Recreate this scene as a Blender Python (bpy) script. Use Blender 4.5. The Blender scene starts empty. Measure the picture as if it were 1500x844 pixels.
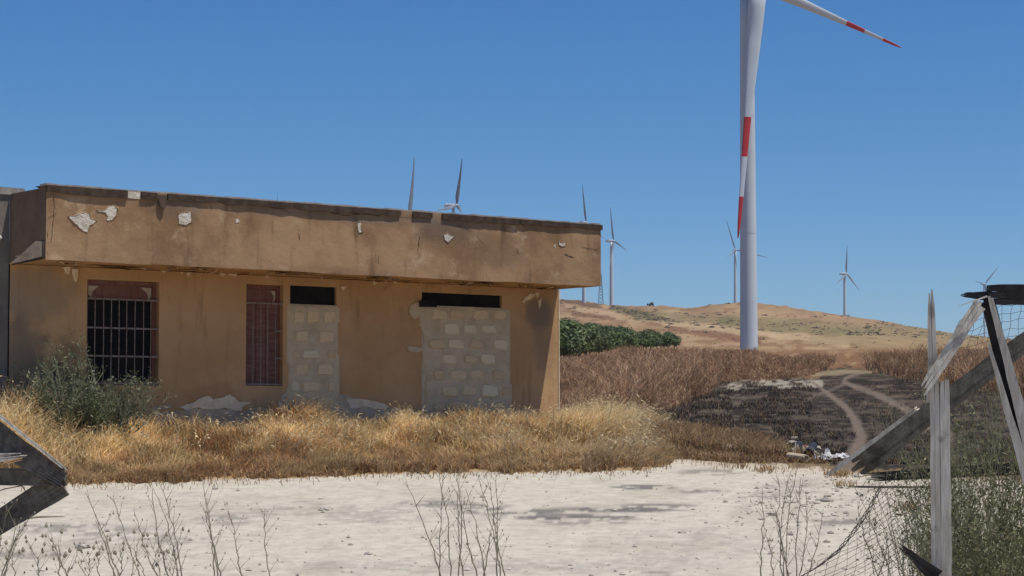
import bpy, math, random
import numpy as np
from mathutils import Vector, Matrix
random.seed(7); RNG = np.random.default_rng(11)
S = bpy.context.scene
COL = S.collection

# ------------------------------------------------------------------ camera
FPX = 3125.0; EYE = 1.6; PITCH = math.atan(187/3125)
cam = bpy.data.cameras.new("camera"); cam.sensor_width = 36; cam.lens = 75
cam.clip_start = 0.2; cam.clip_end = 30000
co = bpy.data.objects.new("camera", cam); COL.objects.link(co)
co.location = (0, 0, EYE); co.rotation_euler = (math.pi/2 + PITCH, 0, 0)
S.camera = co
S.render.resolution_x = 1024; S.render.resolution_y = 576

# ------------------------------------------------------------------ light
LT = Vector((-.35, .128, -1)).normalized()          # direction sunlight travels
SUN_EL = math.asin(-LT.z); SUN_AZ = math.atan2(-LT.x, -LT.y)
w = bpy.data.worlds.new("World"); S.world = w; w.use_nodes = True
nt = w.node_tree; bg = nt.nodes['Background']
sky = nt.nodes.new('ShaderNodeTexSky'); sky.sky_type = 'NISHITA'; sky.sun_disc = False
sky.sun_elevation = SUN_EL; sky.sun_rotation = SUN_AZ
sky.altitude = 1700; sky.air_density = 1.0; sky.dust_density = 0.25; sky.ozone_density = 10.0
hs = nt.nodes.new('ShaderNodeHueSaturation'); hs.inputs['Saturation'].default_value = 1.16
nt.links.new(sky.outputs[0], hs.inputs['Color']); nt.links.new(hs.outputs[0], bg.inputs[0]); bg.inputs[1].default_value = 0.095
sl = bpy.data.lights.new("sun", 'SUN'); sl.energy = 4.7; sl.angle = math.radians(0.53); sl.color = (1, .95, .87)
so = bpy.data.objects.new("sun", sl); COL.objects.link(so)
so.rotation_euler = LT.to_track_quat('-Z', 'Y').to_euler(); so.location = (10, -5, 30)
S.view_settings.view_transform = 'Standard'; S.view_settings.look = 'None'
S.view_settings.exposure = 0; S.view_settings.gamma = 1

# ------------------------------------------------------------------ helpers
CP, SP = math.cos(PITCH), math.sin(PITCH)
def at(px, py, Y):
    u = (px-750)/FPX; v = (422-py)/FPX
    dx, dy, dz = u, CP - v*SP, SP + v*CP
    s = Y/dy
    return Vector((dx*s, Y, EYE + dz*s))
def proj(X, Y, Z):
    z = Z-EYE
    f = Y*CP + z*SP; u = X/f; v = (-Y*SP + z*CP)/f
    return 750+FPX*u, 422-FPX*v
def zpix(py, D):                                     # height of the pixel row py at distance D
    v = (422-py)/FPX
    return EYE + (SP+v*CP)/(CP-v*SP)*D

def hash2(i, j, seed):
    n = (i.astype(np.int64)*374761393 + j.astype(np.int64)*668265263 + seed*982451653) & 0x7fffffff
    n = ((n ^ (n >> 13))*1274126177) & 0x7fffffff
    return ((n ^ (n >> 16)) & 0xffff)/65535.0
def vnoise(x, y, seed=0):
    x = np.asarray(x, float); y = np.asarray(y, float)
    i = np.floor(x).astype(np.int64); j = np.floor(y).astype(np.int64)
    fx = x-i; fy = y-j; fx = fx*fx*(3-2*fx); fy = fy*fy*(3-2*fy)
    a = hash2(i, j, seed); b = hash2(i+1, j, seed); c = hash2(i, j+1, seed); d = hash2(i+1, j+1, seed)
    return (a*(1-fx)+b*fx)*(1-fy) + (c*(1-fx)+d*fx)*fy
def fbm(x, y, seed=0, o=4):
    s = 0; a = .5; t = 0
    for k in range(o):
        s = s + a*vnoise(x*2**k, y*2**k, seed+k*17); t += a; a *= .55
    return s/t
def sstep(a, b, x):
    t = np.clip((x-a)/(b-a), 0, 1); return t*t*(3-2*t)
def inpoly(px, py, poly):
    c = np.zeros(np.shape(px), bool); n = len(poly); j = n-1
    for i in range(n):
        xi, yi = poly[i]; xj, yj = poly[j]
        c ^= ((yi > py) != (yj > py)) & (px < (xj-xi)*(py-yi)/((yj-yi) or 1e-9)+xi)
        j = i
    return c
def distline(px, py, pts):
    d = np.full(np.shape(px), 1e9); wv = np.zeros(np.shape(px))
    for (x0, y0, w0), (x1, y1, w1) in zip(pts[:-1], pts[1:]):
        vx, vy = x1-x0, y1-y0; t = np.clip(((px-x0)*vx+(py-y0)*vy)/(vx*vx+vy*vy), 0, 1)
        q = np.hypot(px-(x0+t*vx), (py-(y0+t*vy))*1.0)
        m = q < d; d = np.where(m, q, d); wv = np.where(m, w0+(w1-w0)*t, wv)
    return d, wv

def link(name, me, mat=None, parent=None):
    o = bpy.data.objects.new(name, me); COL.objects.link(o)
    if mat is not None and me is not None:
        for m in (mat if isinstance(mat, (list, tuple)) else [mat]): me.materials.append(m)
    if parent is not None: o.parent = parent
    return o
def tag(o, label=None, cat=None, group=None, kind=None):
    if label: o['label'] = label
    if cat: o['category'] = cat
    if group: o['group'] = group
    if kind: o['kind'] = kind
    return o
def empty(name, loc=(0, 0, 0), rz=0, parent=None):
    o = bpy.data.objects.new(name, None); COL.objects.link(o); o.location = loc; o.rotation_euler = (0, 0, rz)
    o.empty_display_size = .2
    if parent: o.parent = parent
    return o
def npmesh(name, V, T, C=None, smooth=False):
    """V (n,3), T (m,3 or 4) -> mesh, C per-vertex colour"""
    me = bpy.data.meshes.new(name); V = np.asarray(V, np.float32); T = np.asarray(T, np.int32)
    k = T.shape[1]
    me.vertices.add(len(V)); me.vertices.foreach_set('co', V.ravel())
    me.loops.add(T.size); me.loops.foreach_set('vertex_index', T.ravel())
    me.polygons.add(len(T)); me.polygons.foreach_set('loop_start', np.arange(0, T.size, k, dtype=np.int32))
    me.polygons.foreach_set('loop_total', np.full(len(T), k, np.int32))
    me.polygons.foreach_set('use_smooth', np.full(len(T), smooth, bool))
    if C is not None:
        a = me.color_attributes.new('col', 'FLOAT_COLOR', 'POINT')
        a.data.foreach_set('color', np.c_[np.asarray(C, np.float32), np.ones(len(V), np.float32)].ravel())
    me.update(calc_edges=True)
    return me

class MB:
    def __init__(s): s.v = []; s.f = []; s.mi = []
    def add(s, vs, fs, mi=0):
        n = len(s.v); s.v += [tuple(v) for v in vs]; s.f += [tuple(i+n for i in f) for f in fs]; s.mi += [mi]*len(fs)
    def box(s, x0, x1, y0, y1, z0, z1, mi=0):
        s.add([(x0,y0,z0),(x1,y0,z0),(x1,y1,z0),(x0,y1,z0),(x0,y0,z1),(x1,y0,z1),(x1,y1,z1),(x0,y1,z1)],
              [(0,3,2,1),(4,5,6,7),(0,1,5,4),(1,2,6,5),(2,3,7,6),(3,0,4,7)], mi)
    def tube(s, pts, rads, n=5, mi=0):
        pts = [Vector(p) for p in pts]; rings = []
        up = Vector((.31, .17, .93)).normalized()
        for i, p in enumerate(pts):
            t = (pts[min(i+1, len(pts)-1)]-pts[max(i-1, 0)]).normalized()
            a = t.cross(up)
            if a.length < 1e-3: a = t.cross(Vector((1, 0, 0)))
            a.normalize(); b = t.cross(a)
            r = rads[i] if isinstance(rads, (list, tuple)) else rads
            rings.append([p+(a*math.cos(2*math.pi*k/n)+b*math.sin(2*math.pi*k/n))*r for k in range(n)])
        vs = [v for r in rings for v in r]; fs = []
        for i in range(len(rings)-1):
            for k in range(n):
                fs.append((i*n+k, i*n+(k+1) % n, (i+1)*n+(k+1) % n, (i+1)*n+k))
        fs.append(tuple(range(n))[::-1]); fs.append(tuple((len(rings)-1)*n+k for k in range(n)))
        s.add(vs, fs, mi)
    def build(s, name, mat, parent=None, smooth=False):
        me = bpy.data.meshes.new(name); me.from_pydata(s.v, [], s.f)
        me.polygons.foreach_set('material_index', s.mi)
        if smooth: me.polygons.foreach_set('use_smooth', [True]*len(s.f))
        me.update()
        return link(name, me, mat, parent)

# ------------------------------------------------------------------ materials
def newmat(name, rough=.9):
    m = bpy.data.materials.new(name); m.use_nodes = True; n = m.node_tree
    b = n.nodes['Principled BSDF']; b.inputs['Roughness'].default_value = rough
    b.inputs['Specular IOR Level'].default_value = 0 if rough > .85 else .2
    return m, n, b
def noise(n, scale, detail=5, rough=.6, vec=None, stretch=None):
    t = n.nodes.new('ShaderNodeTexNoise'); t.inputs['Scale'].default_value = scale
    t.inputs['Detail'].default_value = detail; t.inputs['Roughness'].default_value = rough
    if vec is None:
        tc = n.nodes.new('ShaderNodeTexCoord'); vec = tc.outputs['Object']
    if stretch:
        mp = n.nodes.new('ShaderNodeMapping'); mp.inputs['Scale'].default_value = stretch
        n.links.new(vec, mp.inputs['Vector']); vec = mp.outputs[0]
    n.links.new(vec, t.inputs['Vector']); return t.outputs['Fac']
def ramp(n, fac, lo, hi):
    r = n.nodes.new('ShaderNodeMapRange'); r.inputs['From Min'].default_value = lo; r.inputs['From Max'].default_value = hi
    r.interpolation_type = 'SMOOTHSTEP'
    n.links.new(fac, r.inputs['Value']); return r.outputs[0]
def mix(n, fac, a, b, mode='MIX'):
    x = n.nodes.new('ShaderNodeMix'); x.data_type = 'RGBA'; x.blend_type = mode
    if isinstance(fac, (int, float)): x.inputs[0].default_value = fac
    else: n.links.new(fac, x.inputs[0])
    for k, c in ((6, a), (7, b)):
        if isinstance(c, tuple): x.inputs[k].default_value = (*c, 1)
        else: n.links.new(c, x.inputs[k])
    return x.outputs[2]
def bump(n, b, h, strength, dist):
    u = n.nodes.new('ShaderNodeBump'); u.inputs['Strength'].default_value = strength; u.inputs['Distance'].default_value = dist
    n.links.new(h, u.inputs['Height']); n.links.new(u.outputs[0], b.inputs['Normal'])
def rough_mat(name, c1, c2, scale=6, stretch=None, lo=.35, hi=.65, c3=None, s3=1.2, bs=40, bd=.01, bst=.6, rough=.9, metal=0):
    m, n, b = newmat(name, rough); b.inputs['Metallic'].default_value = metal
    c = mix(n, ramp(n, noise(n, scale, stretch=stretch), lo, hi), c1, c2)
    if c3: c = mix(n, ramp(n, noise(n, s3, 6, .65), .5, .72), c, c3)
    n.links.new(c, b.inputs['Base Color'])
    bump(n, b, noise(n, bs, 6, .65, stretch=stretch), bst, bd)
    return m
def attr_mat(name, rough=.9, var=.25, vs=3, trans=0, bs=None, bd=.02, stretch=None):
    m, n, b = newmat(name, rough)
    a = n.nodes.new('ShaderNodeAttribute'); a.attribute_name = 'col'
    g = noise(n, vs, 6, .7, stretch=stretch); r = n.nodes.new('ShaderNodeMapRange'); n.links.new(g, r.inputs['Value'])
    r.inputs['From Min'].default_value = .25; r.inputs['From Max'].default_value = .75
    r.inputs['To Min'].default_value = 1-var; r.inputs['To Max'].default_value = 1+var
    vm = n.nodes.new('ShaderNodeVectorMath'); vm.operation = 'SCALE'
    n.links.new(a.outputs['Color'], vm.inputs[0]); n.links.new(r.outputs[0], vm.inputs['Scale'])
    n.links.new(vm.outputs[0], b.inputs['Base Color'])
    if trans:
        tr = n.nodes.new('ShaderNodeBsdfTranslucent'); n.links.new(vm.outputs[0], tr.inputs[0])
        ms = n.nodes.new('ShaderNodeMixShader'); ms.inputs[0].default_value = trans
        n.links.new(b.outputs[0], ms.inputs[1]); n.links.new(tr.outputs[0], ms.inputs[2])
        n.links.new(ms.outputs[0], n.nodes['Material Output'].inputs[0])
    if bs: bump(n, b, noise(n, bs, 8, .7), .8, bd)
    return m

def plaster(name, c1, c2, c3, streak=True, stain=None):
    m, n, b = newmat(name, .95)
    c = mix(n, ramp(n, noise(n, .9, 7, .6), .38, .62), c1, c2)
    c = mix(n, ramp(n, noise(n, 2.6, 8, .7), .52, .75), c, c3)
    dk = tuple(x*.66 for x in c1)
    if streak: c = mix(n, ramp(n, noise(n, 3.0, 5, .6, stretch=(1.6, 1.6, .25)), .52, .8), c, dk)
    c = mix(n, ramp(n, noise(n, 30, 6, .75), .55, .8), c, tuple(min(1, x*1.25) for x in c2))
    c = mix(n, ramp(n, noise(n, 11, 6, .75), .62, .8), c, tuple(x*.72 for x in c1))
    if stain:
        tc = n.nodes.new('ShaderNodeTexCoord'); 
        for (cx, cz, rx, rz, col, k) in stain:
            mp = n.nodes.new('ShaderNodeMapping'); mp.inputs['Location'].default_value = (-cx/rx, 0, -cz/rz)
            mp.inputs['Scale'].default_value = (1/rx, 0, 1/rz)
            n.links.new(tc.outputs['Object'], mp.inputs[0])
            ln = n.nodes.new('ShaderNodeVectorMath'); ln.operation = 'LENGTH'; n.links.new(mp.outputs[0], ln.inputs[0])
            ad = n.nodes.new('ShaderNodeMath'); ad.operation = 'MULTIPLY_ADD'; ad.inputs[1].default_value = 1.4; 
            n.links.new(noise(n, 2.3, 6, .6), ad.inputs[0]); n.links.new(ln.outputs['Value'], ad.inputs[2])
            f = ramp(n, ad.outputs[0], 1.75, 1.15)
            mm = n.nodes.new('ShaderNodeMath'); mm.operation = 'MULTIPLY'; mm.inputs[1].default_value = k
            n.links.new(f, mm.inputs[0]); c = mix(n, mm.outputs[0], c, col)
    n.links.new(c, b.inputs['Base Color'])
    bump(n, b, noise(n, 7, 9, .7), .35, .03)
    return m

M = {}
M['fascia'] = plaster('fascia_plaster', (.235,.14,.077), (.36,.228,.13), (.47,.34,.215),
                      stain=[(2.0,4.5,.5,.25,(.17,.125,.09),.6), (6.6,4.4,.8,.3,(.15,.11,.085),.7), (7.6,4.1,.6,.35,(.19,.12,.075),.6), (5.3,4.5,3.,.12,(.19,.145,.11),.5)])
M['wall'] = plaster('wall_plaster', (.465,.28,.135), (.53,.33,.17), (.41,.26,.135), streak=True,
                    stain=[(.75,1.55,.95,1.25,(.07,.06,.045),.95), (6.9,1.5,.3,.25,(.25,.17,.10),.6), (3.2,1.8,.6,.3,(.36,.2,.10),.5), (9.3,2.9,.3,.9,(.3,.2,.13),.5), (.35,3.3,.7,.5,(.30,.23,.16),.7), (.2,2.2,.5,.9,(.2,.16,.115),.8),
                           (9.2,3.25,.35,.35,(.2,.16,.12),.7), (4.5,1.35,5.,.16,(.33,.2,.11),.6)])
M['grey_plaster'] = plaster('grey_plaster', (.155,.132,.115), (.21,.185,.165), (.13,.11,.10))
M['shaded_plaster'] = plaster('shaded_plaster', (.14,.10,.075), (.18,.135,.10), (.11,.08,.06))  # darker copy of the fascia plaster, shade of the end face put into colour
M['bare'] = rough_mat('bare_render', (.52,.455,.365), (.66,.59,.49), 9, bs=18, bd=.03, bst=.9)
M['bare_grey'] = rough_mat('bare_grey_render', (.42,.335,.235), (.54,.44,.32), 5, bs=25, bd=.02, bst=.7)
M['mortar'] = rough_mat('mortar', (.56,.445,.29), (.63,.51,.34), 5, bs=30, bd=.03, bst=.7, c3=(.48,.37,.235), s3=3)
M['block'] = rough_mat('tuff_block', (.88,.67,.39), (.93,.75,.47), 10, bs=35, bd=.02, bst=1, c3=(.78,.59,.36), s3=7)
M['block2'] = rough_mat('tuff_block_pale', (.94,.78,.50), (.95,.82,.56), 10, bs=35, bd=.02, bst=1)
M['block3'] = rough_mat('tuff_block_brown', (.80,.59,.34), (.86,.65,.40), 10, bs=35, bd=.02, bst=1)
M['bare_warm'] = rough_mat('bare_warm_render', (.66,.52,.35), (.78,.64,.46), 9, bs=25, bd=.015, bst=.6)  # lighter, warmer copy of bare render, offsetting the blue shade on wall and soffit
M['membrane'] = rough_mat('roof_membrane', (.06,.042,.032), (.09,.066,.05), 8, bs=30, bd=.01)
M['concrete'] = rough_mat('concrete', (.27,.235,.20), (.36,.32,.28), 8, bs=30, bd=.01)
M['dark'] = rough_mat('dark_interior', (.018,.018,.02), (.028,.026,.026), 3)  # near-black colour carries the shade of the unlit rooms
M['redwood'] = rough_mat('red_brown_paint', (.17,.07,.05), (.22,.10,.075), 4, stretch=(6,6,.7), bs=40, bd=.004, c3=(.2,.10,.085), s3=3, rough=.6)
M['slat'] = rough_mat('shutter_paint', (.17,.075,.055), (.24,.12,.09), 4, stretch=(1,1,7), bs=40, bd=.004, rough=.6)
M['bar'] = rough_mat('rusty_bar', (.30,.26,.23), (.2,.15,.12), 12, bs=60, bd=.002, rough=.6, metal=.3)
M['crack'] = rough_mat('crack_shadow', (.05,.038,.03), (.08,.06,.045), 10)
M['pvc'] = rough_mat('pvc', (.55,.54,.51), (.65,.64,.61), 8, bd=.001, rough=.5)
M['tower'] = rough_mat('turbine_paint', (.54,.60,.64), (.58,.64,.675), .15, bs=3, bd=.002, bst=.1, rough=.45)
M['red'] = rough_mat('red_band_paint', (.50,.045,.05), (.56,.06,.065), .3, bs=3, bd=.002, bst=.1, rough=.45)
M['fardark'] = rough_mat('far_blade_paint', (.16,.18,.22), (.2,.22,.26), .3, bs=3, bd=.002, bst=.1, rough=.6)
M['wood'] = rough_mat('weathered_wood', (.46,.405,.34), (.64,.585,.51), 7, stretch=(5,5,.6), bs=22, bd=.006, bst=1, c3=(.30,.27,.235), s3=9)
M['darkwood'] = rough_mat('dark_weathered_wood', (.115,.10,.087), (.185,.165,.145), 7, stretch=(3,3,2), bs=40, bd=.006, bst=1, c3=(.07,.06,.052), s3=6)
M['fresh'] = rough_mat('fresh_split_wood', (.55,.33,.16), (.62,.42,.24), 9, bs=60, bd=.003)
M['charred'] = rough_mat('charred_wood', (.018,.016,.018), (.04,.035,.035), 12, bs=60, bd=.005, rough=.6)
M['wire'] = rough_mat('rusty_wire', (.08,.065,.055), (.14,.12,.10), 30, rough=.6, metal=.2)
M['sheet'] = rough_mat('white_sheet', (.46,.46,.46), (.56,.56,.55), 12, bs=20, bd=.02)
M['stone'] = rough_mat('stone', (.34,.30,.25), (.50,.46,.40), 8, bs=20, bd=.01)
M['bark'] = rough_mat('bark', (.10,.075,.05), (.15,.12,.085), 8)
M['grass'] = attr_mat('dry_grass', .8, .18, 1.2, trans=.35)
M['stalk'] = attr_mat('dry_stalk', .8, .15, 8)
M['leaf'] = attr_mat('leaf', .6, .2, 1.5, trans=.2)

# ------------------------------------------------------------------ building frame
DL = 28.0; DR = 28.0*338/279
FL = at(68, 271, DL); FR = at(880, 330, DR)
dvec = Vector((FR.x-FL.x, FR.y-FL.y, 0)); FLEN = dvec.length; dvec.normalize()
nvec = Vector((-dvec.y, dvec.x, 0)); OV = 1.075
RZ = math.atan2(dvec.y, dvec.x)
BO = Vector((FL.x, FL.y, 0)) + nvec*OV               # wall-left corner, local origin (z = world z)
ZT = FL.z; ZB = at(68, 380, DL).z
def B(px, py, yl=0.0):                               # pixel -> (x,z) on the plane local y = yl
    a = Vector((0, 0, EYE)); r = at(px, py, 30)-a
    o = BO + nvec*yl
    t = (o-a).dot(nvec)/r.dot(nvec); p = a+r*t
    return (p-o).dot(dvec), p.z
def local_xy(X, Y):
    rx = X-BO.x; ry = Y-BO.y
    return rx*dvec.x+ry*dvec.y, rx*nvec.x+ry*nvec.y

# ------------------------------------------------------------------ terrain height
SKX = [-900,-300,0,400,700,821,850,878,895,911,954,978,1008,1025,1037,1056,1082,1110,1150,1187,1202,1236,1279,1340,1400,1450,1520,1800,2500]
SKY = [405,415,418,425,432,439,441,446,448,449,449.5,449,451.5,450.6,448,446,444.5,444.5,449,456.5,457.6,463,469,480,489,495,503,520,540]
def ground_z(X, Y):
    X = np.asarray(X, float); Y = np.asarray(Y, float)
    r = np.hypot(X, Y); az = np.clip(np.arctan2(X, Y), -.42, .5)
    px = 750+FPX*np.tan(az); D = r*np.cos(az)
    behind = sstep(0, .9, (np.abs(np.arctan2(X, Y))-1.2))      # flattens behind the camera
    z1 = np.interp(D, [0, 8, 28, 45, 60, 110], [0, 0, .85, 1.5, 2.1, 4.0])
    sk = np.interp(px, SKX, SKY)
    e = 540-(540-513)*sstep(0, 1, np.log(np.maximum(D, 110)/110)/math.log(480/110))*.5-13.5*np.clip((D-110)/370, 0, 1)
    def seg(D0, p0, D1, p1): 
        t = np.clip((D-D0)/(D1-D0), 0, 1); return p0+(p1-p0)*t
    hump = 4*(fbm(px/70., D/300., 5, 3)-.5)
    e = np.where(D > 480, seg(480, 513, 900, 490+(sk-450)*.35), e)
    e = np.where(D > 900, seg(900, 490+(sk-450)*.35, 1500, 467+(sk-450)*.7), e)
    e = np.where(D > 1500, 467+(sk-450)*.7+(sk-467-(sk-450)*.7)*np.sin(np.clip((D-1500)/700, 0, 1)*math.pi/2), e)
    e = e + hump*sstep(500, 900, D)*(1-sstep(1700, 2150, D))
    v = (422-e)/FPX; zf = EYE+(SP+v*CP)/(CP-v*SP)*np.minimum(D, 2200)
    zf = zf - np.maximum(D-2200, 0)*.06
    z = np.where(D < 110, z1, zf)
    # bank the building stands on
    xl, yl = local_xy(X, Y)
    k = sstep(-2.6, -.3, yl)*sstep(-6, -1, xl)*(1-sstep(9.4, 12.5, xl))*(1-sstep(8, 16, yl))
    z = np.where(D < 110, z*(1-k)+np.maximum(z, 1.33)*k, z)
    z = z*(1-behind)
    # micro relief
    amp = np.interp(D, [0, 26, 34, 110, 480, 2200], [.025, .03, .10, .25, 1.2, 4])
    sc = np.interp(D, [0, 30, 480, 2200], [1.2, 1.2, 18, 60])
    z = z + amp*(fbm(X/1.3, Y/1.3, 3, 3)-.5)*(D < 60) + np.where(D >= 60, amp*(fbm(X/9., Y/9., 8, 4)-.5), 0)*sstep(60, 75, D)
    return z
def gz(x, y): return float(ground_z(np.array([x]), np.array([y]))[0])

GEX = [-400, 0, 60, 100, 250, 400, 600, 750, 850, 940, 985, 1000]
GEY = [700, 702, 706, 708, 706, 700, 694, 692, 692, 688, 676, 640]      # front edge of the golden grass
PEX = [-400, 0, 985, 1000, 1050, 1100, 1180, 1230, 1320, 1500, 1900]
PEY = [701, 703, 672, 671, 675, 680, 684, 690, 697, 700, 705]
BURN = [(925,612),(985,590),(1040,572),(1050,560),(1100,556),(1190,553),(1200,543),(1240,536),(1290,545),(1330,556),(1400,566),(1560,590),(1800,600),(1800,694),(1500,690),(1230,684),(1160,668),(1120,650),(1060,640),(1000,634),(940,628)]
TR1 = [(1192,560,5),(1215,578,8),(1238,596,12),(1254,618,17),(1262,642,22),(1250,668,28),(1235,690,30)]
TR2 = [(1262,546,5),(1240,553,6),(1236,560,8),(1262,570,10),(1292,582,12),(1318,595,14),(1345,612,16),(1390,640,22)]
TR3 = [(1120,612,4),(1160,596,5),(1200,578,6),(1236,564,6)]

def ground_cols(X, Y, Z):
    px, py = proj(X, Y, Z)
    D = Y; n1 = fbm(px/26., py/5., 21); n2 = fbm(px/9., py/2.4, 31); n3 = fbm(px/80., py/16., 41)
    w1 = (n1-.5)*2; w2 = (n2-.5)*2
    def c(t): return np.array(t)[None, :]
    def lay(C, m, t): return C*(1-m[:, None])+c(t)*m[:, None]
    C = np.tile(c((.27,.19,.115)), (len(px), 1))
    # hill bands
    C = lay(C, sstep(.42, .62, n3), (.33,.245,.15))
    C = lay(C, sstep(.5, .66, n1)*.8, (.21,.135,.085))
    hill = (D > 140)
    def band(pts, wscale=1, soft=4, col=(.13,.14,.06), k=.8, C=C):
        d, wv = distline(px, py+w1*4+w2*1.5, pts)
        return lay(C, (1-sstep(0, soft, d-wv*wscale))*k*hill, col)
    C = band([(930,463,4),(980,465,6),(1040,471,7),(1100,474,9),(1180,478,8),(1300,484,7),(1500,500,7)], col=(.20,.18,.105), k=.6, C=C)
    C = band([(1060,470,5),(1100,476,5)], col=(.15,.15,.08), C=C, k=.6)
    C = band([(1130,480,3),(1260,488,3)], col=(.17,.16,.09), C=C, k=.5)
    C = band([(815,439,2),(850,443,3),(880,450,2)], col=(.10,.065,.045), C=C, soft=2)
    C = band([(840,459,2),(880,463,3),(900,467,1)], col=(.15,.09,.06), C=C, soft=3)
    C = band([(900,453,2),(925,458,4),(950,464,3),(985,472,2)], col=(.11,.11,.06), C=C, soft=3, k=.7)
    C = band([(980,481,2),(1040,487,5),(1075,494,5),(1110,500,4)], col=(.19,.11,.075), C=C, soft=4, k=.9)
    C = band([(960,472,1),(1030,479,3),(1080,486,3),(1180,494,3),(1240,505,3)], col=(.42,.33,.21), C=C, soft=4, k=.7)
    C = band([(830,450,1),(870,456,2),(910,462,1)], col=(.38,.28,.19), C=C, soft=3, k=.7)
    C = band([(1190,497,3),(1300,500,5),(1420,502,5)], col=(.27,.22,.13), C=C, soft=5, k=.6)
    C = band([(1130,455,3),(1180,464,3),(1290,476,3)], col=(.31,.22,.14), C=C, soft=4, k=.6)
    # dry weeds soil
    m = sstep(505, 520, py)*(D < 500)
    C = lay(C, m*.9, (.19,.115,.07))
    C = lay(C, sstep(.55, .7, n2)*m*(py < 560)*.6, (.33,.24,.15))
    # near dry ground, then burnt patch
    nm = (D < 60)*(py > 560)
    C = lay(C, nm*.9, (.20,.145,.09))
    C = lay(C, nm*sstep(.5, .68, n2)*.7, (.30,.22,.13))
    b = inpoly(px+w1*14, py+w1*6+w2*4, BURN)*1.0
    C = lay(C, b*.95, (.040,.036,.036))
    C = lay(C, b*sstep(.52, .68, n2)*.35, (.13,.11,.10))
    C = lay(C, b*sstep(.50, .62, fbm(px/30., py/1.8, 57))*.4, (.21,.165,.125))
    C = lay(C, b*sstep(.56, .70, n1)*sstep(600, 585, px*0+py)*.3, (.20,.15,.11))
    C = lay(C, b*sstep(1130, 1050, px)*sstep(.45, .62, n2)*.5, (.20,.165,.125))
    C = lay(C, b*sstep(610, 650, py)*sstep(1200, 1120, px)*sstep(.40, .55, n1)*.8, (.22,.16,.10))
    d, wv = distline(px, py+w1*3+w2*1.5, [(1070,568,3),(1110,560,5),(1150,563,4),(1200,562,4)])
    C = lay(C, (1-sstep(0, 4, d-wv))*sstep(.36, .5, n2)*.85, (.42,.37,.29))
    d, wv = distline(px, py+w1*2, [(1190,548,1),(1230,545,2),(1275,545,1)])
    C = lay(C, (1-sstep(0, 3, d-wv))*.7, (.36,.28,.18))
    tr = np.zeros(len(px))
    for T, k in ((TR1, .9), (TR2, .85), (TR3, .5)):
        d, wv = distline(px+w2*3, py+w1*1.5, T)
        tm = (1-sstep(.18, .50, d/np.maximum(wv, 1)))*k*(.75+.5*n2); tr = np.maximum(tr, tm*(k > .6))
        C = lay(C, tm, (.215,.17,.14))
    # soil under the golden grass
    xl, yl = local_xy(X, Y)
    g = (py < np.interp(px, GEX, GEY)+w1*4)*(px < 1000)*(D < 40)
    C = lay(C, g*.95, (.48,.34,.20))
    # pale gravel yard
    pe = np.interp(px, PEX, PEY)+w1*5+w2*3
    yard = sstep(-2, 2, py-pe)*(D < 40)
    yard = yard*(1-g)
    Y0 = (.65,.59,.49)
    C = lay(C, yard, Y0)
    C = lay(C, yard*sstep(.5, .68, n3)*.5, (.54,.47,.38))
    C = lay(C, yard*sstep(.58, .75, n2)*.35, (.47,.42,.35))
    # warm rim by the grass, dark smudges
    C = lay(C, yard*(1-sstep(0, 14, py-pe))*.35, (.58,.44,.30))
    u1 = fbm(px/22., py/1.9, 77); u2 = fbm(px/60., py/4., 78)
    def smudge(x0, y0, rx, ry, k):
        q = np.sqrt(((px-x0)/rx)**2+((py-y0)/ry)**2)
        return (1-sstep(.5, 1.1, q))*sstep(.38, .55, u1+.12*(u2-.5))*k
    for sm in [(640,738,75,6,.7),(700,742,60,5,.7),(750,750,90,6,.85),(840,758,120,6,.95),(900,747,130,5,.95),(960,741,80,4,.8),(860,766,90,4,.6),(940,714,60,5,.9),(1030,720,55,4,.7),(1040,692,60,6,.6),
               (480,750,200,12,.3),(600,762,150,6,.3),(330,762,60,10,.55),(120,775,130,10,.6),(200,790,130,10,.5),(40,812,70,7,.7),(700,830,400,14,.25),
               (1000,800,160,30,.2),(1230,765,80,6,.7),(1160,715,60,12,.4),(560,690,400,8,.15),(1110,726,40,6,.5),(960,842,40,6,.6),(800,690,40,3,.4)]:
        C = lay(C, yard*smudge(*sm), (.19,.175,.17))
    # faint wheel marks
    for T in ([(1200,700,5),(1120,730,7),(1030,780,11),(960,860,16)], [(1290,705,5),(1240,740,7),(1190,790,11),(1140,860,16)], [(380,728,2),(560,748,2),(380,766,2)],
              [(230,720,2),(520,742,2)]):
        d, wv = distline(px, py, T); C = lay(C, yard*(1-sstep(.3, 1, d/wv))*.28*sstep(.35, .55, n1), (.38,.34,.30))
    C = C*np.where(D[:, None] > 140, np.array([[.93,.875,.84]]), .75)
    return C, yard, b*(1-tr), tr, px, py

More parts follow.
